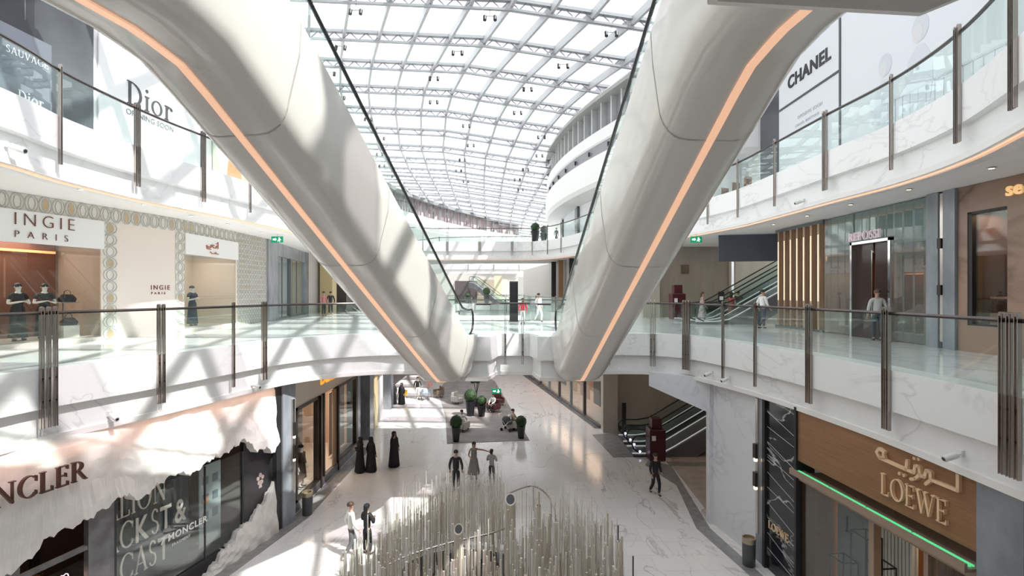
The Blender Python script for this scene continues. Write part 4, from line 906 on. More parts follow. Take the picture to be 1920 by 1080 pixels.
# perfume picture
pt, inv = poster('advertising_poster', FJ, 0, 6.0, .05, 6.3, 'dark grey perfume poster with a black bottle at upper left', M('poster dusk grey', (.035,.038,.045), .5, noise=(.25,(.11,.118,.13),(1,1,1.2))))
MB().box(1.7,4.45,-.085,-.06,.1,3.5).build('bottle_glass', M('bottle grey', (.16,.18,.21), .4), pt, Mx=inv)
MB().prismY([(2.1,3.5),(4.2,3.5),(4.0,3.8),(2.3,3.8)], -.085, -.06).box(2.4,3.9,-.085,-.06,3.8,6.1).build('bottle_cap', M('cap black', (.03,.03,.035), .3), pt, Mx=inv)
sh = MB()
for k in range(7): sh.box(2.9+k*.04,3.8,-.09,-.085,4.1+k*.28,4.14+k*.28)
sh = MB().box(2.7,2.74,-.09,-.085,3.9,6.0).box(3.6,3.62,-.09,-.085,3.9,6.0)
sh.build('cap_highlights', M('cap grey', (.16,.17,.18), .3), pt, Mx=inv)
MB().prismY([(4.2,.1),(5.9,.1),(5.9,.9),(5.2,.6),(4.8,.65)], -.075, -.06).prismY([(.1,.1),(.6,.1),(.6,1.4),(.1,2.2)], -.075, -.06).build('rocks', M('rock black', (.07,.075,.08), .6), pt, Mx=inv)
m1 = MB(); serif(m1, 'SAUVAGE', .22, 3.05, 2.65, -.1, -.086, .12, .9); m1.build('lettering', whitep, pt, Mx=inv)
m1 = MB(); serif(m1, 'Dior', .34, 3.4, 1.3, -.1, -.086, .06, .9); m1.build('lettering', whitep, pt, Mx=inv)
# white hoarding
pt, inv = poster('hoarding', FK, 0, 5.6, .05, 7.5, 'white hoarding with large grey serif name at upper left', M('hoarding white', (.84,.84,.85), .5))
dk = M('grey letter', (.075,.08,.085), .5)
m1 = MB(); serif(m1, 'Dior', .90, 1.15, 2.72, -.09, -.06, .05, .98); m1.build('lettering', dk, pt, Mx=inv)
m1 = MB(); fmesh(m1, 'OPENING SOON', .31, .02, 1.1, 2.3, -.07, spacing=1.02); m1.build('lettering', M('mid grey letter', (.25,.26,.27), .5), pt, Mx=inv)
pt, inv = poster('advertising_poster', FL_, 0, 5.3, .05, 5.2, 'pale green poster with an orange figure, half hidden by the left escalator', M('poster pale green', (.62,.72,.60), .5, noise=(.5,(.80,.78,.55),(1,1,1))))
MB().prismY([(1.2,.1),(2.1,.1),(2.4,1.2),(2.2,2.4),(1.7,3.0),(1.2,2.2),(1.0,1.0)], -.075, -.06).build('orange_shape', M('poster orange red', (.80,.28,.14), .5), pt, Mx=inv)
MB().prismY([(2.3,.1),(3.2,.1),(3.0,1.6),(2.6,1.8)], -.075, -.06).build('ochre_shape', M('poster ochre', (.75,.50,.2), .5), pt, Mx=inv)
# white fashion hoarding on the right
FM = frame((13.25,25.0),(13.25,8.0), L2)
pt, inv = poster('hoarding', FM, .5, 17, .05, 9.0, 'white fashion hoarding with black lines and name at upper right', M('hoarding cool white', (.74,.76,.79), .5))
MB().box(5.02,5.12,-.09,-.06,.05,6.35).box(.5,5.02,-.09,-.06,4.2,4.3).build('black_lines', dk, pt, Mx=inv)
m1 = MB(); fmesh(m1, 'CHANEL', .80, .03, 1.3, 5.0, -.075, bold=.022, spacing=1.08, sx=.98); m1.build('lettering', black, pt, Mx=inv)
m1 = MB(); fmesh(m1, 'OPENING SOON', .22, .015, 2.1, 3.3, -.07, spacing=1.15); fmesh(m1, 'CHANEL BOUTIQUE', .17, .015, 1.9, 2.98, -.07, spacing=1.2); m1.build('lettering', M('light grey letter', (.55,.56,.58), .5), pt, Mx=inv)
pale = M('pale print', (.64,.66,.70), .6); pale2 = M('paler print', (.67,.69,.725), .6); pskin = M('pale skin print', (.70,.69,.70), .6)
def fig(x, z, s):
    MB().prismY([(x-.28*s,z),(x+.35*s,z),(x+.55*s,z+1.0*s),(x+.5*s,z+1.7*s),(x+.25*s,z+2.2*s),(x-.05*s,z+2.25*s),(x-.4*s,z+1.9*s),(x-.55*s,z+1.0*s)], -.07, -.06).build('printed_figure', pale2, pt, Mx=inv)
    MB().prismY([(x+.08*s+.32*s*math.cos(k*PI/8), z+2.75*s+.42*s*math.sin(k*PI/8)) for k in range(16)], -.074, -.06).build('printed_hair', pale, pt, Mx=inv)
    MB().prismY([(x-.02*s+.2*s*math.cos(k*PI/8), z+2.62*s+.3*s*math.sin(k*PI/8)) for k in range(16)], -.078, -.06).build('printed_face', pskin, pt, Mx=inv)
fig(7.4,.75,.95); fig(8.9,1.0,1.05)
rl = MB()
for i in range(16): rl.box(7.6+i*.32,7.62+i*.32,-.08,-.06,.1,2.0)
rl.box(7.4,12.6,-.08,-.06,1.95,2.03); rl.build('printed_railing', pale, pt, Mx=inv)
S_('wall_dark_cafe', MB().box(-1.4,.48,-.03,.2,0,6.0), M('dark cafe front', (.085,.09,.10), .25), FM)
for i,lb in enumerate(['brown cafe chair behind the top floor balustrade, leftmost of three','brown cafe chair behind the top floor balustrade, middle of three','brown cafe chair behind the top floor balustrade, rightmost of three']):
    c = thing('chair', lb, 'chair', (11.6, 26.6-i*1.3, L2), .4, 'cafe chairs on the top floor')
    br_ = M('brown leather', (.20,.10,.05), .5)
    MB().box(-.24,.24,-.24,.24,.42,.48).build('seat', br_, c); MB().box(-.24,.24,.2,.25,.48,.95).build('backrest', br_, c)
    for x in (-.21,.21):
        for y in (-.21,.21): MB().box(x-.015,x+.015,y-.015,y+.015,0,.42).build('leg', black, c)
# ================================================================ PEOPLE
def skinmesh(verts, edges, radii, root=0, sub=1):
    me = bpy.data.meshes.new('sk'); me.from_pydata(verts, edges, []); ob = bpy.data.objects.new('sk', me); C.objects.link(ob)
    md = ob.modifiers.new('Skin', 'SKIN'); md.use_smooth_shade = True
    if not me.skin_vertices: 
        with bpy.context.temp_override(object=ob, active_object=ob): bpy.ops.mesh.customdata_skin_add()
    for i,r in enumerate(radii):
        d = me.skin_vertices[0].data[i]; d.radius = (r if isinstance(r, tuple) else (r,r)); d.use_root = (i == root)
    if sub: s2 = ob.modifiers.new('Sub', 'SUBSURF'); s2.levels = sub; s2.render_levels = sub
    dg = bpy.context.evaluated_depsgraph_get(); dg.update()
    out = bpy.data.meshes.new_from_object(ob.evaluated_get(dg)); bpy.data.objects.remove(ob); bpy.data.meshes.remove(me); return out
class Sk:
    def __init__(s): s.v = []; s.e = []; s.r = []
    def p(s, co, r, par=None):
        s.v.append(tuple(co)); s.r.append(r)
        if par is not None: s.e.append((par, len(s.v)-1))
        return len(s.v)-1
    def obj(s, name, mat, parent, sub=1):
        o = link_mesh(name, skinmesh(s.v, s.e, s.r, 0, sub), mat, parent); return o
POSE = {
 'walk': dict(lk=(.10,-.16,.50), la=(.10,-.12,.09), rk=(-.10,.02,.49), ra=(-.10,.28,.12), le=(.27,.10,1.13), lh=(.28,-.02,.90), re=(-.27,-.02,1.13), rh=(-.27,-.16,.92)),
 'stand': dict(lk=(.10,-.02,.50), la=(.11,0,.08), rk=(-.10,-.02,.50), ra=(-.11,0,.08), le=(.27,.03,1.13), lh=(.27,-.06,.87), re=(-.27,.03,1.13), rh=(-.27,-.06,.87)),
 'hold': dict(lk=(.10,-.02,.50), la=(.12,0,.08), rk=(-.10,-.04,.50), ra=(-.13,-.02,.08), le=(.28,-.04,1.14), lh=(.10,-.26,1.18), re=(-.28,-.04,1.14), rh=(-.08,-.27,1.2)),
 'phone': dict(lk=(.10,-.02,.50), la=(.12,0,.08), rk=(-.10,-.04,.50), ra=(-.13,-.02,.08), le=(.27,.03,1.13), lh=(.27,-.06,.87), re=(-.30,-.08,1.18), rh=(-.12,-.12,1.5)),
 'point': dict(lk=(.10,-.02,.50), la=(.12,0,.08), rk=(-.10,-.04,.50), ra=(-.13,-.02,.08), le=(.45,-.05,1.38), lh=(.70,-.1,1.30), re=(-.26,-.0,1.13), rh=(-.12,-.24,1.05)),
 'sit': dict(lk=(.14,-.44,.50), la=(.14,-.42,.08), rk=(-.14,-.44,.50), ra=(-.14,-.46,.08), le=(.27,-.12,.78), lh=(.12,-.34,.62), re=(-.27,-.12,.78), rh=(-.12,-.34,.64)),
}
def person(label, px, py_foot, z, h, face, pose='stand', top=black, bottom=black, shoes=black, hair=hairm, hairlen=0, skirt=None, X=None, Y=None, sleeves=1.0, group=None, lean=0, name='person', cat='person', sk=None, pos=None):
    """front of the body is local -y; face = heading of the front, degrees in plan (0 = towards the camera)"""
    if pos is None: pos = gnd(px, py_foot, z)
    t = thing(name, label, cat, (pos[0], pos[1], z), math.radians(face), group)
    P = POSE[pose]; k = h/1.75; sd_ = .44 if pose == 'sit' else 0; sitz = -.42 if pose == 'sit' else 0; sk = sk or skin
    V = lambda c: (c[0]*k, c[1]*k, c[2]*k)
    up = lambda c: (c[0]*k, (c[1]+lean*(c[2]-.95))*k, (c[2]+sitz)*k)
    b = Sk(); pel = b.p(up((0,0,.97)), (.10*k,.065*k)); wa = b.p(up((0,0,1.1)), (.10*k,.065*k), pel); ch = b.p(up((0,0,1.3)), (.14*k,.10*k), wa); sh = b.p(up((0,0,1.43)), (.09*k,.07*k), ch)
    nk = b.p(up((0,-.01,1.51)), .052*k, sh); hd0 = b.p(up((0,-.02,1.585)), .072*k, nk); hd1 = b.p(up((0,-.01,1.66)), (.085*k,.095*k), hd0); b.p(up((0,0,1.72)), (.06*k,.065*k), hd1)
    for s,e,hh in ((1,'le','lh'),(-1,'re','rh')):
        a = b.p(up((s*.18,0,1.41)), .052*k, sh); a2 = b.p(up(P[e]) if pose != 'sit' else V(P[e]), .042*k, a)
        H0 = Vector(up(P[hh]) if pose != 'sit' else V(P[hh])); E0 = Vector(b.v[a2]); d = (H0-E0).normalized(); a3 = b.p(H0, .028*k, a2)
        side = d.cross(Vector((0,0,1))); side = side.normalized() if side.length > .1 else Vector((0,1,0))
        pm = b.p(H0+d*.05*k, (.034*k,.018*k), a3)
        for f in range(4):
            q = H0+d*.095*k+side*(f-1.5)*.021*k; j = b.p(q, .0095*k, pm); b.p(q+d*(.03+.012*(1.5-abs(f-1.5)))*k-Vector((0,0,.01)), .008*k, j)
        j = b.p(H0+d*.04*k+side*.045*k, .01*k, a3); b.p(H0+d*.075*k+side*.055*k, .0085*k, j)
    for s,kn,an in ((1,'lk','la'),(-1,'rk','ra')):
        a = b.p(up((s*.08,0,.88)), .062*k, pel); a2 = b.p(V(P[kn]), .055*k, a); a3 = b.p(V(P[an]), .038*k, a2)
        A = Vector(V(P[an])); b.p(A+Vector((0,-.13*k,-.045*k)), .03*k, a3)
    body = b.obj('body', sk, t)
    hc = Vector(up((0,-.01,1.66)))
    MB().add([hc+Vector((-.016,-.085*k,0)),hc+Vector((.016,-.085*k,0)),hc+Vector((0,-.088*k,.035)),hc+Vector((0,-.118*k,-.012))], [(0,1,3),(1,2,3),(2,0,3)]).build('nose', sk, body)
    for s in (-1,1): MB().ball(hc+Vector((s*.032*k,-.09*k,.02)), .009, 6).build('eye', black, body); MB().ball(hc+Vector((s*.088*k,0,0)), .02*k, 6, .5,1,1.5).build('ear', sk, body)
    MB().box(-.022,.022,-.004,.004,-.004,.004).build('mouth', M('lip', (.35,.12,.1), .5), body, Mx=Matrix.Translation(hc+Vector((0,-.086*k,-.05*k))))
    if hair is not None:
        hr_ = MB(); rings = []
        for i in range(7):
            a = -.35+i*(PI/2+.35)/6; r = math.cos(a); rings.append([hc+Vector((.105*k*r*math.cos(j*PI/6)*(1), (.115*r*math.sin(j*PI/6)+.028)*k, (.03+.095*math.sin(a))*k)) for j in range(12)])
        hr_.loft(rings); o = hr_.build('hair', hair, t, smooth=True)
        if hairlen: MB().loft([[hc+Vector((.085*k*f*math.cos(j*PI/5), (.075+.05*f*math.sin(j*PI/5))*k, z_*k)) for j in range(10)] for f,z_ in ((1,.03),(1.05,-.08),(.9,-.08-hairlen*.6),(.4,-.1-hairlen))]).build('long_hair', hair, t, smooth=True)
    if top is not None:
        c = Sk(); pe = c.p(up((0,0,.85)), (.165*k,.12*k)); w1 = c.p(up((0,0,1.1)), (.14*k,.105*k), pe); c1 = c.p(up((0,0,1.3)), (.165*k,.125*k), w1); s1 = c.p(up((0,0,1.43)), (.10*k,.08*k), c1)
        for s,e,hh in ((1,'le','lh'),(-1,'re','rh')):
            a = c.p(up((s*.185,0,1.405)), .07*k, s1); E0 = Vector(up(P[e]) if pose != 'sit' else V(P[e])); H0 = Vector(up(P[hh]) if pose != 'sit' else V(P[hh]))
            A0 = Vector(c.v[a])
            if sleeves >= 1: a2 = c.p(E0, .056*k, a); c.p(E0+(H0-E0)*.92, .042*k, a2)
            elif sleeves > 0: c.p(A0+(E0-A0)*.6, .06*k, a)
        c.obj('top', top, t)
    if skirt:
        mat, zt, zb, r0, r1 = skirt
        MB().loft([[Vector(up((rr*math.cos(j*PI/8)*(1+.06*math.sin(j*5)), rr*.78*math.sin(j*PI/8)*(1+.05*math.cos(j*3)), zz))) if zz > .9 else Vector((rr*k*math.cos(j*PI/8)*(1+.06*math.sin(j*5)), rr*.85*k*math.sin(j*PI/8), zz*k)) for j in range(16)] for rr,zz in ((r0,zt),(r0*1.12,zt-.12),((r0+r1)/2,(zt+zb)/2),(r1,zb),(r1-.02,zb+.01))]).build('skirt', mat, t, smooth=True)
    elif bottom is not None:
        c = Sk(); pe = c.p(up((0,0,1.02)), (.145*k,.105*k)); pe = c.p(up((0,0,.93)), (.15*k,.11*k), pe)
        for s,kn,an in ((1,'lk','la'),(-1,'rk','ra')):
            a = c.p(up((s*.09,0,.88)), .10*k, pe); a2 = c.p(V(P[kn]), .075*k, a); A = Vector(V(P[an])); K = Vector(V(P[kn])); c.p(K+(A-K)*.94, .062*k, a2)
        c.obj('trousers', bottom, t)
    for s,an in ((1,'la'),(-1,'ra')):
        A = Vector(V(P[an])); c = Sk(); a = c.p(A+Vector((0,.03*k,-.03*k)), .045*k); c.p(A+Vector((0,-.15*k,-.045*k)), (.042*k,.032*k), a); c.obj('shoe', shoes, t)
    return t
abm = M('black abaya cloth', (.012,.012,.015), .75)
def abaya(label, px, py, h, face, z=G, pose='stand', group=None, veil=True, pos=None):
    t = person(label, px, py, z, h, face, pose, top=abm, bottom=abm, shoes=black, hair=None, pos=pos, group=group)
    k = h/1.75; P = POSE[pose]
    rg = []
    for rx,ry,zz in ((.07,.06,1.52),(.20,.12,1.44),(.235,.16,1.25),(.22,.17,1.0),(.25,.2,.7),(.28,.23,.35),(.30,.26,.06),(.28,.24,.03)):
        rg.append([(rx*k*math.cos(j*PI/10)*(1+.035*math.sin(j*4)*(1.5-zz)), ry*k*math.sin(j*PI/10)*(1+.05*math.cos(j*3)*(1.5-zz)), zz*k) for j in range(20)])
    MB().loft(rg).build('robe', abm, t, smooth=True)
    hc = Vector((0,-.005*k,1.655*k)); vs = []
    rows = ((-.30,.20,.17,.02),(-.2,.16,.14,.015),(-.1,.115,.12,.01),(0,.118,.128,.02),(.06,.11,.12,.022),(.10,.08,.09,.02),(.122,.03,.03,.02))
    mb = MB(); rings = []
    for dz,rx,ry,oy in rows:
        ring = []
        for j in range(20):
            a = j*PI/10; y = ry*math.sin(a)+oy
            if -.06 <= dz <= .05 and math.sin(a) < -.72: y = -.055           # face opening
            ring.append((hc.x+rx*k*math.cos(a), hc.y+y*k, hc.z+dz*k))
        rings.append(ring)
    mb.loft(rings).build('headscarf', M('black headscarf', (.016,.016,.02), .7), t, smooth=True)
    return t
abaya('person in black abaya and headscarf, left one of the close pair near the beige shop', 675, 885, 1.66, -70, pose='hold')
abaya('person in black abaya and headscarf, right one of the close pair near the beige shop', 696, 884, 1.64, 150)
abaya('person in black abaya walking alone, holding a phone to the ear', 739, 875, 1.72, 60, pose='phone')
abaya('person in long black abaya far back beside the one with a yellow bag', 737, 758, 1.7, 20)
abaya('person in black abaya carrying a yellow shopping bag far back', 753, 758, 1.62, -20)
grt = M('grey trousers', (.12,.12,.13), .7); wsh = M('white shirt cloth', (.78,.78,.76), .7); navy = M('navy cloth', (.03,.035,.06), .7)
person('person in black top and white trousers far back on the sunlit floor', 783, 748, G, 1.75, 10, 'walk', top=black, bottom=wsh)
person('person in pink top far back on the sunlit floor beside the small stroller', 806, 745, G, 1.5, 30, 'stand', top=M('pink cloth', (.7,.35,.33), .7), bottom=M('light jeans', (.45,.5,.58), .7))
person('person in black jacket with back to the viewer, behind the rod sculpture', 855, 0, G, 1.76, 178, 'stand', top=M('black jacket', (.015,.016,.02), .7), bottom=M('black jeans', (.02,.02,.024), .7), pos=(-2.42,21.4), lean=0)
dgr = M('grey dress cloth', (.25,.24,.24), .8)
person('person in sleeveless long grey dress stretching out one arm', 888, 0, G, 1.68, 8, 'point', top=dgr, skirt=(dgr,1.0,.25,.17,.30), hairlen=.12, hair=M('brown hair', (.09,.05,.03), .5), pos=(-1.75,22.8), sleeves=0)
person('small person in grey top with curly black hair being reached for', 921, 0, G, 1.48, 165, 'hold', top=M('light grey top', (.38,.37,.37), .8), bottom=M('dark grey trousers', (.06,.06,.065), .7), pos=(-.92,22.4), hairlen=.05)
person('person in white shirt and grey trousers striding next to one in black', 658, 1045, G, 1.78, 125, 'walk', top=wsh, bottom=grt, shoes=M('white shoes', (.7,.7,.7), .5), hair=M('short brown hair', (.10,.06,.04), .5))
t = person('person in black coat and headscarf beside the striding one in white shirt', 677, 0, G, 1.64, 150, 'hold', top=abm, bottom=abm, hair=M('black headscarf', (.016,.016,.02), .7), hairlen=.2, pos=(-4.75,16.25))
person('person in black suit walking on the right beneath the maroon kiosk', 1229, 928, G, 1.74, 15, 'walk', top=M('black suit', (.012,.012,.014), .6), bottom=M('black suit', (.012,.012,.014), .6), hair=hairm)
b_ = thing('shopping_bag', 'yellow shopping bag held by the far person in black', 'bag', (*gnd(760,752), G+.45)); MB().box(-.16,.16,-.08,.08,0,.42).build('bag_body', M('yellow paper', (.85,.52,.05), .5), b_); MB().tube([(-.08,0,.42),(-.06,0,.56),(.06,0,.56),(.08,0,.42)], .008, 5).build('handle', black, b_)
# middle floor people
flo = M('floral cloth', (.62,.55,.52), .7, noise=(9,(.32,.25,.26),(1,1,1)))
person('person in long floral dress walking behind the right balustrade', 1317, 605, L1, 1.68, 75, 'walk', top=flo, skirt=(flo,1.0,.3,.17,.3), hairlen=.2, hair=M('brown hair', (.09,.05,.03), .5), sleeves=0)
person('person in red dress standing near the foot of the lobby escalator', 1372, 604, L1, 1.66, 120, 'stand', top=M('red cloth', (.55,.13,.12), .7), skirt=(M('red cloth', (.55,.13,.12), .7),1.0,.55,.17,.24), hairlen=.2, sleeves=.5)
person('person in dark clothes right behind the one in the red dress', 1384, 602, L1, 1.72, 160, 'stand', top=navy, bottom=black)
person('person in white shirt and black trousers striding near the lobby escalator', 1430, 617, L1, 1.78, 100, 'walk', top=wsh, bottom=navy)
person('person in pale grey shirt and navy trousers with back turned, outside the ribbed glass shop', 1645, 639, L1, 1.76, 165, 'stand', top=M('pale grey shirt', (.55,.56,.55), .7), bottom=navy, hair=M('short brown hair', (.10,.06,.04), .5))
person('child in red shirt and white shorts standing beside the black totem', 980, 608, L1, 1.35, 10, 'stand', top=M('bright red cloth', (.65,.05,.07), .7), bottom=wsh)
person('person in white behind the glass near the foot of the right escalator', 1010, 604, L1, 1.6, 40, 'walk', top=wsh, bottom=wsh)
# a few distant shoppers
i = 0
for px, py, tp, lb in ((620,590,black,'distant person in black by the left shop row'),(607,592,M('rose cloth', (.5,.2,.2), .7),'distant person in rose top by the left shop row')):
    person(lb, px, py, L1, 1.7, 20+i*40, 'stand', top=tp, bottom=black); i += 1
person('distant person standing by the tall window of the top floor drum', 1049, 0, L2, 1.6, 30, 'stand', top=grt, bottom=black, pos=(4.35,48.6))

# ---------------------------------------------------------------- seating, planters
def planter(label, pos, z, h, r=.27, grp=None):
    t = thing('potted_topiary', label, 'plant', (*pos, z), 0, grp); ph = h*.6
    MB().lathe([(r*.62,0),(r*.66,.03),(r*.98,ph-.03),(r*1.02,ph),(r*.9,ph),(r*.88,ph-.05)], n=20).build('pot', potm, t, smooth=True)
    vs = MB(); R = (h-ph)*.62; rings = []
    rnd = random.Random(int(px_seed(pos)))
    for i in range(10):
        a = -PI/2+.25+i*(PI-.27)/9; rings.append([((R*math.cos(a)*(1+rnd.uniform(-.05,.05)))*math.cos(j*PI/9), (R*math.cos(a)*(1+rnd.uniform(-.05,.05)))*math.sin(j*PI/9), ph+R*.8+R*math.sin(a)+rnd.uniform(-.01,.01)) for j in range(18)])
    vs.loft(rings)
    for q in range(260):
        a = rnd.uniform(0,2*PI); e = rnd.uniform(-.6,1.5); c = Vector((R*math.cos(e)*math.cos(a), R*math.cos(e)*math.sin(a), ph+R*.8+R*math.sin(e))); n = Vector((math.cos(e)*math.cos(a), math.cos(e)*math.sin(a), math.sin(e))); u = n.orthogonal().normalized()*.03; w_ = n.cross(u)
        vs.add([c-u, c+w_*.6+n*.03, c+u+n*.02, c-w_*.6+n*.035], [(0,1,2,3)])
    vs.build('foliage', leaf, t)
    return t
def px_seed(pos): return abs(pos[0]*131+pos[1]*17)
planter('dark tapered pot with clipped ball shrub at the front left carpet corner', gnd(855,828), G, 1.42)
planter('dark tapered pot with clipped ball shrub at the front right carpet corner', gnd(977,822), G, 1.25)
planter('tallest dark pot with clipped ball shrub mid carpet, left of two', gnd(882,780), G, 1.75, .36)
planter('lower dark pot with clipped ball shrub mid carpet, right of two', gnd(903,781), G, 1.35, .32)
planter('larger potted ball shrub on the distant top floor bridge', (2.15,46.0), L2, 1.65, .42)
planter('smaller potted ball shrub on the distant top floor bridge', (2.95,45.9), L2, 1.35, .36)
for px,py,hh,lb in ((876,596,1.2,'round green shrub beyond the left escalator foot'),(912,590,1.7,'tall green shrub left of the black totem, beyond the bridge')):
    planter(lb, gnd(px,py+0,L1) if False else ((px-960)/FL*72, 72.5), L1, hh*1.3, .45)
red = M('burgundy leather', (.16,.05,.05), .5); ivo = M('ivory cushion', (.62,.60,.55), .7)
def armchair(label, pos, face, mat):
    t = thing('armchair', label, 'armchair', (*pos, G+.02), math.radians(face))
    MB().box(-.32,.32,-.32,.25,.2,.42).build('seat', mat, t); MB().box(-.34,.34,.22,.36,.2,.85).build('backrest', mat, t)
    for s in (-1,1): MB().box(s*.36-.05,s*.36+.05,-.3,.34,.2,.6).build('armrest', mat, t)
    for x in (-.28,.28):
        for y in (-.26,.28): MB().cyl((x,y,0),(x,y,.2),.02,6).build('leg', black, t)
    return t
def seated(label, pos, face, top, bottom=black, hair=hairm): person(label, 0, 0, G+.02, 1.68, face, 'sit', top=top, bottom=bottom, pos=pos, hair=hair)
for i,(px,py,fc,mt,tp,l1,l2) in enumerate([(925,772,-40,red,wsh,'burgundy armchair behind the pair of tall pots','person in white top sitting in the burgundy armchair'),
        (962,806,80,ivo,M('beige top', (.45,.38,.30), .7),'ivory armchair left of the right front pot','person in beige top sitting bent forward in the ivory armchair'),
        (866,808,150,ivo,wsh,'ivory armchair behind the left front pot','person in white top sitting behind the left front pot')]):
    q = gnd(px,py); armchair(l1, q, fc, mt); seated(l2, (q[0], q[1]), fc, tp)
armchair('burgundy armchair at the rear edge of the carpet', gnd(934,760), 20, red)
armchair('ivory armchair near the left carpet edge', gnd(858,757), 60, ivo)
armchair('ivory armchair beside the rear carpet lamp', gnd(822,745), -60, M('brown cushion', (.22,.16,.12), .6))
t = thing('palm_pot', 'dark pot with bare stemmed plant behind the two tall pots', 'plant', (*gnd(893,762), G+.02)); MB().lathe([(.2,0),(.3,.6),(.27,.6)], n=14).build('pot', potm, t)
for a in range(5): MB().tube([(0,0,.5),(.05*math.cos(a*1.3),.05*math.sin(a*1.3),1.1),(.25*math.cos(a*1.3),.25*math.sin(a*1.3),1.9)], .025, 6).build('stem', M('dark bark', (.05,.035,.03), .7), t)
for a in range(5):
    mb = MB()
    for q in range(24):
        c = Vector((.25*math.cos(a*1.3)+random.uniform(-.2,.2), .25*math.sin(a*1.3)+random.uniform(-.2,.2), 1.9+random.uniform(-.15,.3))); u = Vector((random.uniform(-1,1),random.uniform(-1,1),random.uniform(-.5,.5)))*.07; v = Vector((0,.04,.08)); mb.add([c-u,c+v,c+u,c-v], [(0,1,2,3)])
    mb.build('foliage', M('dark leaf', (.03,.04,.02), .6), t)
def stroller(label, pos, face, mat):
    t = thing('stroller', label, 'stroller', (*pos, G+.02), math.radians(face))
    MB().loft([[(-.2,-.3,.45),(.2,-.3,.45),(.2,.2,.35),(-.2,.2,.35)],[(-.23,-.35,.62),(.23,-.35,.62),(.23,.28,.62),(-.23,.28,.62)]]).build('basket', mat, t)
    MB().lathe([(.26,0),(.25,.14),(.15,.27),(.01,.3)], (0,.12,.6), 12).build('hood', mat, t, smooth=True)
    for x in (-.24,.24):
        for y in (-.3,.3):
            MB().cyl((x-.02,y,.1),(x+.02,y,.1),.1,12).build('wheel', black, t)
    MB().tube([(-.24,-.3,.1),(-.24,.35,.75),(-.2,.55,1.0),(.2,.55,1.0),(.24,.35,.75),(.24,-.3,.1)], .014, 6).tube([(-.24,.3,.1),(-.24,-.2,.6)], .014, 6).tube([(.24,.3,.1),(.24,-.2,.6)], .014, 6).build('chassis', chrome, t)
stroller('dark stroller beside the seated person right of the carpet', gnd(952,808), 60, M('stroller grey', (.10,.10,.11), .7))
stroller('small pale stroller on the sunlit floor far back', gnd(797,750), 20, M('stroller blue grey', (.35,.42,.5), .7))

# ---------------------------------------------------------------- kiosks, totem, bins, exit signs, cameras
def kiosk(label, pos, z, face=0):
    t = thing('kiosk', label, 'kiosk', (*pos, z), math.radians(face))
    b = MB().loft([[(-.38,-.38,0),(.38,-.38,0),(.38,.38,0),(-.38,.38,0)],[(-.40,-.40,.06),(.40,-.40,.06),(.40,.40,.06),(-.40,.40,.06)],[(-.40,-.40,1.55),(.40,-.40,1.55),(.40,.40,1.55),(-.40,.40,1.55)],[(-.36,-.36,1.6),(.36,-.36,1.6),(.36,.36,1.6),(-.36,.36,1.6)]]); b.build('body', maroon, t)
    MB().box(-.27,.27,-.27,.27,1.6,1.66).box(-.25,.25,-.25,.25,1.66,2.12).build('upper_box', maroon, t); MB().box(-.3,-.1,-.412,-.4,1.05,1.3).build('notice', whitep, t)
kiosk('maroon lacquered pillar kiosk on the mall floor before the lobby escalators', (7.38,25.5), G)
kiosk('maroon lacquered pillar kiosk on the middle floor near the taupe wall', (10.25,30.8), L1)
t = thing('digital_totem', 'tall black display totem in the middle of the bridge', 'totem', (.1,27.6,L1)); MB().box(-.24,.24,-.06,.06,.05,2.28).build('screen_body', black, t); MB().box(-.2,.2,-.068,-.06,.5,2.2).build('screen', blackgloss, t); MB().box(-.3,.3,-.15,.15,0,.05).build('foot', steel, t)
t = thing('digital_totem', 'slim black display post beside the lobby escalators of the mall floor', 'totem', (6.75,29.9, G)); MB().box(-.12,.12,-.05,.05,.05,1.9).build('screen_body', black, t); MB().box(-.2,.2,-.12,.12,0,.05).build('foot', steel, t)
t = thing('digital_totem', 'small dark sign post beside the lobby escalator of the middle floor', 'totem', (*gnd(1352,606,L1), L1)); MB().box(-.16,.16,-.04,.04,1.1,1.7).build('screen_body', black, t); MB().cyl((0,0,0),(0,0,1.1),.03,8).build('pole', steel, t); MB().box(-.1,.1,-.046,-.04,1.25,1.45).build('notice', whitep, t)
def bin_(label, pos, z=G):
    t = thing('litter_bin', label, 'bin', (*pos, z)); MB().lathe([(.17,0),(.19,.03),(.2,.72)], n=20).build('bin_body', M('graphite bin', (.08,.085,.09), .35), t, smooth=True); MB().lathe([(.2,.72),(.205,.74),(.205,.88),(.17,.88),(.165,.8)], n=20).build('bin_rim', M('brass rim', (.45,.38,.28), .3, .7), t, smooth=True)
bin_('graphite litter bin with brass rim at the base of the white marble wall', (7.45,15.6)); bin_('graphite litter bin with brass rim beside the grey column of the rock fronted shop', (-7.9,19.15)); bin_('dark litter bin by the far white columns on the left', gnd(700,800))
bin_('dark tall bin under the lobby escalators', (10.6,26.0-0.6))
def exit_sign(label, pos):
    t = thing('exit_sign', label, 'sign', pos); MB().box(-.3,.3,-.03,.03,-.32,0).build('panel', signgreen, t)
    mb = MB().prismY([(-.22,-.2),(-.1,-.2),(-.1,-.24),(-.02,-.16),(-.1,-.08),(-.1,-.12),(-.22,-.12)], -.04, -.03).prismY([(.08,-.06),(.14,-.06),(.16,-.14),(.22,-.18),(.2,-.2),(.14,-.17),(.16,-.28),(.13,-.28),(.1,-.2),(.04,-.27),(.02,-.25),(.08,-.16)], -.04, -.03); mb.build('running_man_symbol', signwhite, t); MB().cyl((0,0,0),(0,0,.15),.01,6).build('hanger', steel, t)
exit_sign('green exit sign under the right balcony ceiling', (9.65,26.0,4.6)); exit_sign('green exit sign under the left balcony ceiling', (-12.3,26.0,4.6))
exit_sign('green exit sign hanging over the mall floor beyond the bridge', (-1.0,32.0,-4.55))
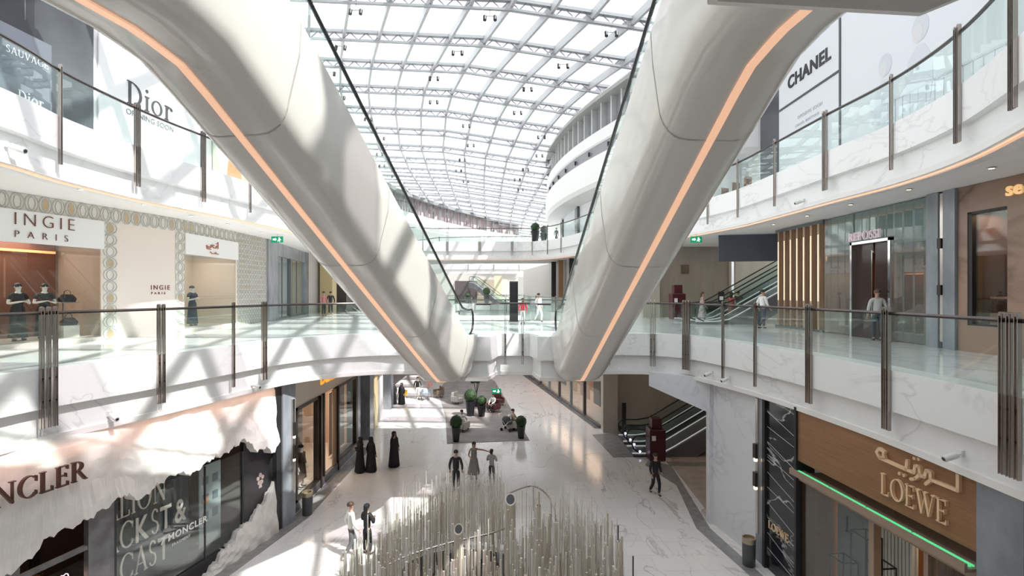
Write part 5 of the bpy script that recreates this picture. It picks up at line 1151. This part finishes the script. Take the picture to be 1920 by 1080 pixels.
w3 = MB().cyl((-1.25,32,-1.5),(-1.25,32,-4.4),.01,5)
def cctv(label, p, fx, fy=0, fz=-.3, s=1.0):
    t = thing('security_camera', label, 'camera', tuple(p)); d = Vector((fx,fy,fz)).normalized(); 
    MB().box(-.04,.04,-.04,.04,-.06,.06).build('bracket', white, t); MB().cyl(Vector((0,0,0)), d*.12*s, .02, 8).build('arm', white, t)
    MB().cyl(d*.1*s, d*.34*s, .06*s, 12).build('housing', M('white plastic', (.75,.75,.74), .4), t); MB().cyl(d*.335*s, d*.35*s, .035*s, 12).build('lens', black, t)
def on_edge(path, px, z, out=.0):
    tt = at_px(path, px, 45); i = min(int(tt), len(path)-2); f = tt-i; x = path[i][0]*(1-f)+path[i+1][0]*f; y = path[i][1]*(1-f)+path[i+1][1]*f
    d = Vector((path[i+1][0]-path[i][0], path[i+1][1]-path[i][1], 0)).normalized(); n = Vector((d.y,-d.x,0)); return Vector((x,y,z))+n*(out-.08), n
for path,px,z,lb in ((e1_left,208,-1.3,'white security camera low on the left fascia of the middle floor'),(e1_left,476,-1.35,'white security camera on the left fascia near the curve to the bridge'),(e1_right,1332,-1.2,'white security camera on the right fascia beside the triple post'),
                     (e1_right,1364,-1.25,'small dome camera on the right fascia between the posts'),(e1_right,1795,-1.25,'white security camera on the right fascia above the brown sign board'),(e2_right,1503,5.0,'round white camera on the top floor fascia at right'),(e2_left,18,5.15,'round white camera on the top floor fascia at far left')):
    p, n = on_edge(path, px, z); cctv(lb, p, n.x+.0, n.y-.5*0, -.35, 1.3 if px == 18 else 1)
# ceiling downlights under the balconies
dl = thing('downlight', 'small recessed ceiling downlight under a balcony', 'lamp', (0,0,0), 0, 'recessed ceiling downlights'); MB().lathe([(.09,0),(.09,-.015),(.065,-.015),(.06,-.005)], n=14).build('ring', white, dl); MB().lathe([(.058,-.004),(.058,-.008)], n=12).build('lens', warm, dl)
pts = [(-12.6,y,4.69) for y in (12,14.5,17,19.5,22,25)]+[(11.6,y,4.69) for y in (12,14.5,17,19.5,22)]
dl.location = pts[0]
for p in pts[1:]: dup(dl, p)

# ---------------------------------------------------------------- mannequins and bags in the boutique
man = M('white mannequin', (.80,.79,.77), .35)
def mannequin(label, Mx, u, d, face, top, skirtm, hat=None):
    p = Mx @ Vector((u,d,.15)); t = person(label, 0, 0, 0, 1.8, face, 'hold' if hat else 'stand', top=top, skirt=(skirtm,1.05,.1,.16,.24), shoes=black, hair=hat, pos=(p.x,p.y), name='mannequin', cat='mannequin', sk=man, sleeves=.6); t.location.z = .15+Mx[2][3]; return t
bd = M('black velvet', (.012,.012,.014), .7)
mannequin('white mannequin in long black dress with necklace, middle of the window group', FE, 2.15, .7, 75, bd, bd, black)
mannequin('white mannequin in black dress with raised arm, right of the window group', FE, 2.95, .8, 60, M('charcoal cloth', (.03,.03,.035), .6), bd, black)
mannequin('white mannequin in black dress cut by the left picture edge', FE, 1.2, .7, 75, M('grey black cloth', (.045,.045,.05), .6), bd, black)
mannequin('mannequin in navy suit with navy hat in the smaller window', FF, 2.3, .7, 80, M('navy suit cloth', (.03,.035,.08), .6), M('navy suit cloth', (.03,.035,.08), .6), M('navy suit cloth', (.03,.035,.08), .6))
mannequin('mannequin in burgundy gown in the smaller window', FF, .95, .8, 80, M('burgundy gown', (.20,.05,.05), .6), M('burgundy gown', (.20,.05,.05), .6))
mannequin('mannequin in long silver grey gown in the smaller window', FF, 1.6, 1.0, 80, M('silver gown', (.42,.43,.43), .5), M('silver gown', (.42,.43,.43), .5))
for u,z,lb in ((3.55,.55,'black handbag on the low plinth right of the mannequins'),(3.5,1.35,'small black handbag on the upper shelf right of the mannequins')):
    p = FE @ Vector((u,.6,z)); h2 = dup(hb, p, 1.3, lb); 
    for ch in list(h2.children)+list(h2.children[0].children): ch.data = ch.data.copy(); ch.data.materials.clear(); ch.data.materials.append(black)
p = FE @ Vector((3.5,.6,.12)); t = thing('plinth', 'pale plinth with shelf carrying the two black handbags', 'plinth', tuple(p), 1.34); MB().box(-.25,.25,-.2,.2,0,.43).build('base_block', creamp, t); MB().box(-.02,.02,.15,.2,.43,1.23).box(-.3,.3,-.15,.2,1.2,1.23).build('shelf', steelL, t)
person('mannequin in red dress behind the first bronze framed window', 0, 0, G+.45, 1.75, 80, 'stand', top=M('red cloth', (.55,.13,.12), .7), skirt=(M('red cloth', (.55,.13,.12), .7),1.05,.3,.16,.24), pos=tuple((FB @ Vector((.65,.3,0)))[:2]), name='mannequin', cat='mannequin', sk=man)
person('mannequin in brown coat behind the first bronze framed window', 0, 0, G+.45, 1.75, 80, 'stand', top=M('brown coat', (.12,.07,.05), .7), skirt=(M('brown coat', (.12,.07,.05), .7),1.05,.4,.17,.24), pos=tuple((FB @ Vector((1.5,.3,0)))[:2]), name='mannequin', cat='mannequin', sk=man)

# ================================================================ ROD SCULPTURE around the round pool
sc = thing('rod_sculpture', 'dense sculpture of hundreds of thin vertical beige and clear rods on the mall floor', 'sculpture', (-1.2,15.2,G))
def rod_mb(x, y, h, r, mb=None):
    mb = mb or MB(); return mb.cyl((x+1.2,y-15.2,0),(x+1.2,y-15.2,h),r,6)
rnd = random.Random(5); rods = []
while len(rods) < 2000:
    a = rnd.uniform(0,2*PI); q = math.sqrt(rnd.uniform(.0,1)); x = -.85+4.15*q*math.cos(a); y = 15.2+4.6*q*math.sin(a)
    ex = ((x+1.5)/2.0)**2+((y-15.3)/1.35)**2
    if ex < 1 and rnd.random() < .72: continue
    if x < -3.95 and y > 14.6: continue
    if y > 18.3 and x < -2.6: continue
    if x > -.3 and x < 1.7 and y > 15.8 and rnd.random() < .95: continue       # gap on the right rear where the ramp enters
    if ex < 1.5 and y < 15.2 and rnd.random() < .3: continue
    h = rnd.uniform(1.0,2.1)*(1 if q < .85 else .8)
    if y < 13.2: h *= .85
    if rnd.random() < .35: h *= .65
    rods.append((y, x, h))
rods.sort()
types = [rodm, rodw, acryl, acryl, rodw, acryl]
stuff = {0: MB(), 1: MB(), 2: MB()}
for i,(y,x,h) in enumerate(rods):
    back = y > 17.0 or (x > 1.2 and y > 15.8)
    mt = rnd.choice((acryl, acryl, acryl, rodw)) if back else rnd.choice((rodm, rodm, rodw, acryl, acryl))
    r = rnd.choice((.006,.008,.012)) if back else (rnd.choice((.010,.014,.02,.032)) if mt is not acryl else rnd.choice((.012,.018,.03)))
    if i < 100: rod_mb(x,y,h,r).build('rod', mt, sc)
    else: rod_mb(x,y,h,r, stuff[{rodm.name:0,rodw.name:1,acryl.name:2}[mt.name]])
for k,mt in ((0,rodm),(1,rodw),(2,acryl)):
    o = stuff[k].build('rods', mt, sc); o['kind'] = 'stuff'
pool = thing('pool_basin', 'dark round pool basin in the middle of the rod sculpture', 'basin', (-1.5,15.3,G))
MB().lathe([(1,0),(1,.012)], n=48, sx=1.9, sy=1.25).build('dark_floor', M('dark pool floor', (.03,.03,.032), .12), pool)
mb = MB(); n = 48; ri = [(2.0*math.cos(2*PI*k/n), 1.35*math.sin(2*PI*k/n)) for k in range(n)]; ro = [(2.3*math.cos(2*PI*k/n), 1.6*math.sin(2*PI*k/n)) for k in range(n)]
mb.add([(x,y,.0) for x,y in ro]+[(x,y,.1) for x,y in ro]+[(x,y,.1) for x,y in ri]+[(x,y,.0) for x,y in ri], [(j*n+k, j*n+(k+1)%n, (j+1)*n+(k+1)%n, (j+1)*n+k) for j in range(3) for k in range(n)]).build('kerb', band, pool)
def rail(label, pts, posts, zt=.95, r=.03):
    t = thing('handrail', label, 'handrail', (pts[0][0],pts[0][1],G)); ox, oy = pts[0]
    sp_ = smooth_path(pts, 6); MB().tube([(x-ox,y-oy,zt) for x,y in sp_], r, 8).build('rail', steelL, t, smooth=True)
    for j in posts: x,y = pts[j]; MB().cyl((x-ox,y-oy,0),(x-ox,y-oy,zt),.022,8).build('post', steelL, t)
    return t
def gz(px, py, z): return gnd(px, py, z)
rail('thin curved metal handrail crossing the rods over the dark pool', [gz(716,1065,G+.95),gz(770,1040,G+.95),gz(850,1016,G+.95),gz(920,1000,G+.95),gz(960,985,G+.95)], (0,2,4))
rail('curved metal handrail at the right rear of the rod sculpture', [gz(955,925,G+.95),gz(980,915,G+.95),gz(1000,912,G+.95),gz(1020,922,G+.95),gz(1034,940,G+.95),gz(1042,968,G+.95)], (2,4,5))
def bollard(label, pos, h, r=.13):
    t = thing('tube_bollard', label, 'tube', (*pos,G)); n = 16
    bot = [(r*math.cos(2*PI*k/n), r*math.sin(2*PI*k/n), 0) for k in range(n)]; tp = [(x,y,h+(y)*.8) for x,y,_ in bot]
    MB().loft([bot,tp]).build('tube', rodm, t, smooth=True); tq = [(x*.8,y*.8,h+.006+(y*.8)*.8) for x,y,_ in bot]; MB().add(tq, [tuple(range(n))]).build('dark_opening', black, t)
bollard('wide beige tube with dark slanted top in front of the pool handrail', (-1.52,14.1), 1.85); bollard('wide beige tube with dark slanted top at the right rear of the rods', (-.05,16.0), 1.9, .17)
bollard('wide beige tube at the right end of the pool handrail', (.95,17.6), 1.0, .08)
for px,py,h,lb in ((1159,1015,.55,'thin dark bollard on the marble right of the rods, the far one'),(1187,1090,.75,'thin dark bollard on the marble right of the rods, the near one')):
    t = thing('bollard', lb, 'bollard', (*gnd(px,py),G)); MB().cyl((0,0,0),(0,0,h),.022,8).build('post', black, t); MB().cyl((0,0,0),(0,0,.012),.07,12).build('foot', steel, t)

# far background on the middle floor: shopfronts under the galleries
for i,(x0,x1,y,mm,z1) in enumerate([(-9,-5.5,78,M('dark shopfront', (.09,.075,.075), .3),3.4),(-5.5,-2.8,78,M('tan shopfront', (.42,.36,.28), .4),3.6),(-2.8,-1.6,78,M('cream shopfront', (.70,.62,.42), .4),4.2),(1.0,4.6,78,M('grey shopfront', (.38,.38,.36), .4),4.0)]):
    struct('trim_%d' % (90+i), MB().box(x0,x1,y,y+.4,0,z1), mm)
struct('wall_mid_far', MB().box(-14,9,83,83.4,0,4.7), M('far wall tone', (.50,.48,.45), .5))
e = escalator('small distant escalator beyond the bridge, left of the black totem', (-1.6,74.5), (-5.6,76.5), 3.0, 1, .8, hw=.8, hr=.6, drop=.7, big=False, zf=0)
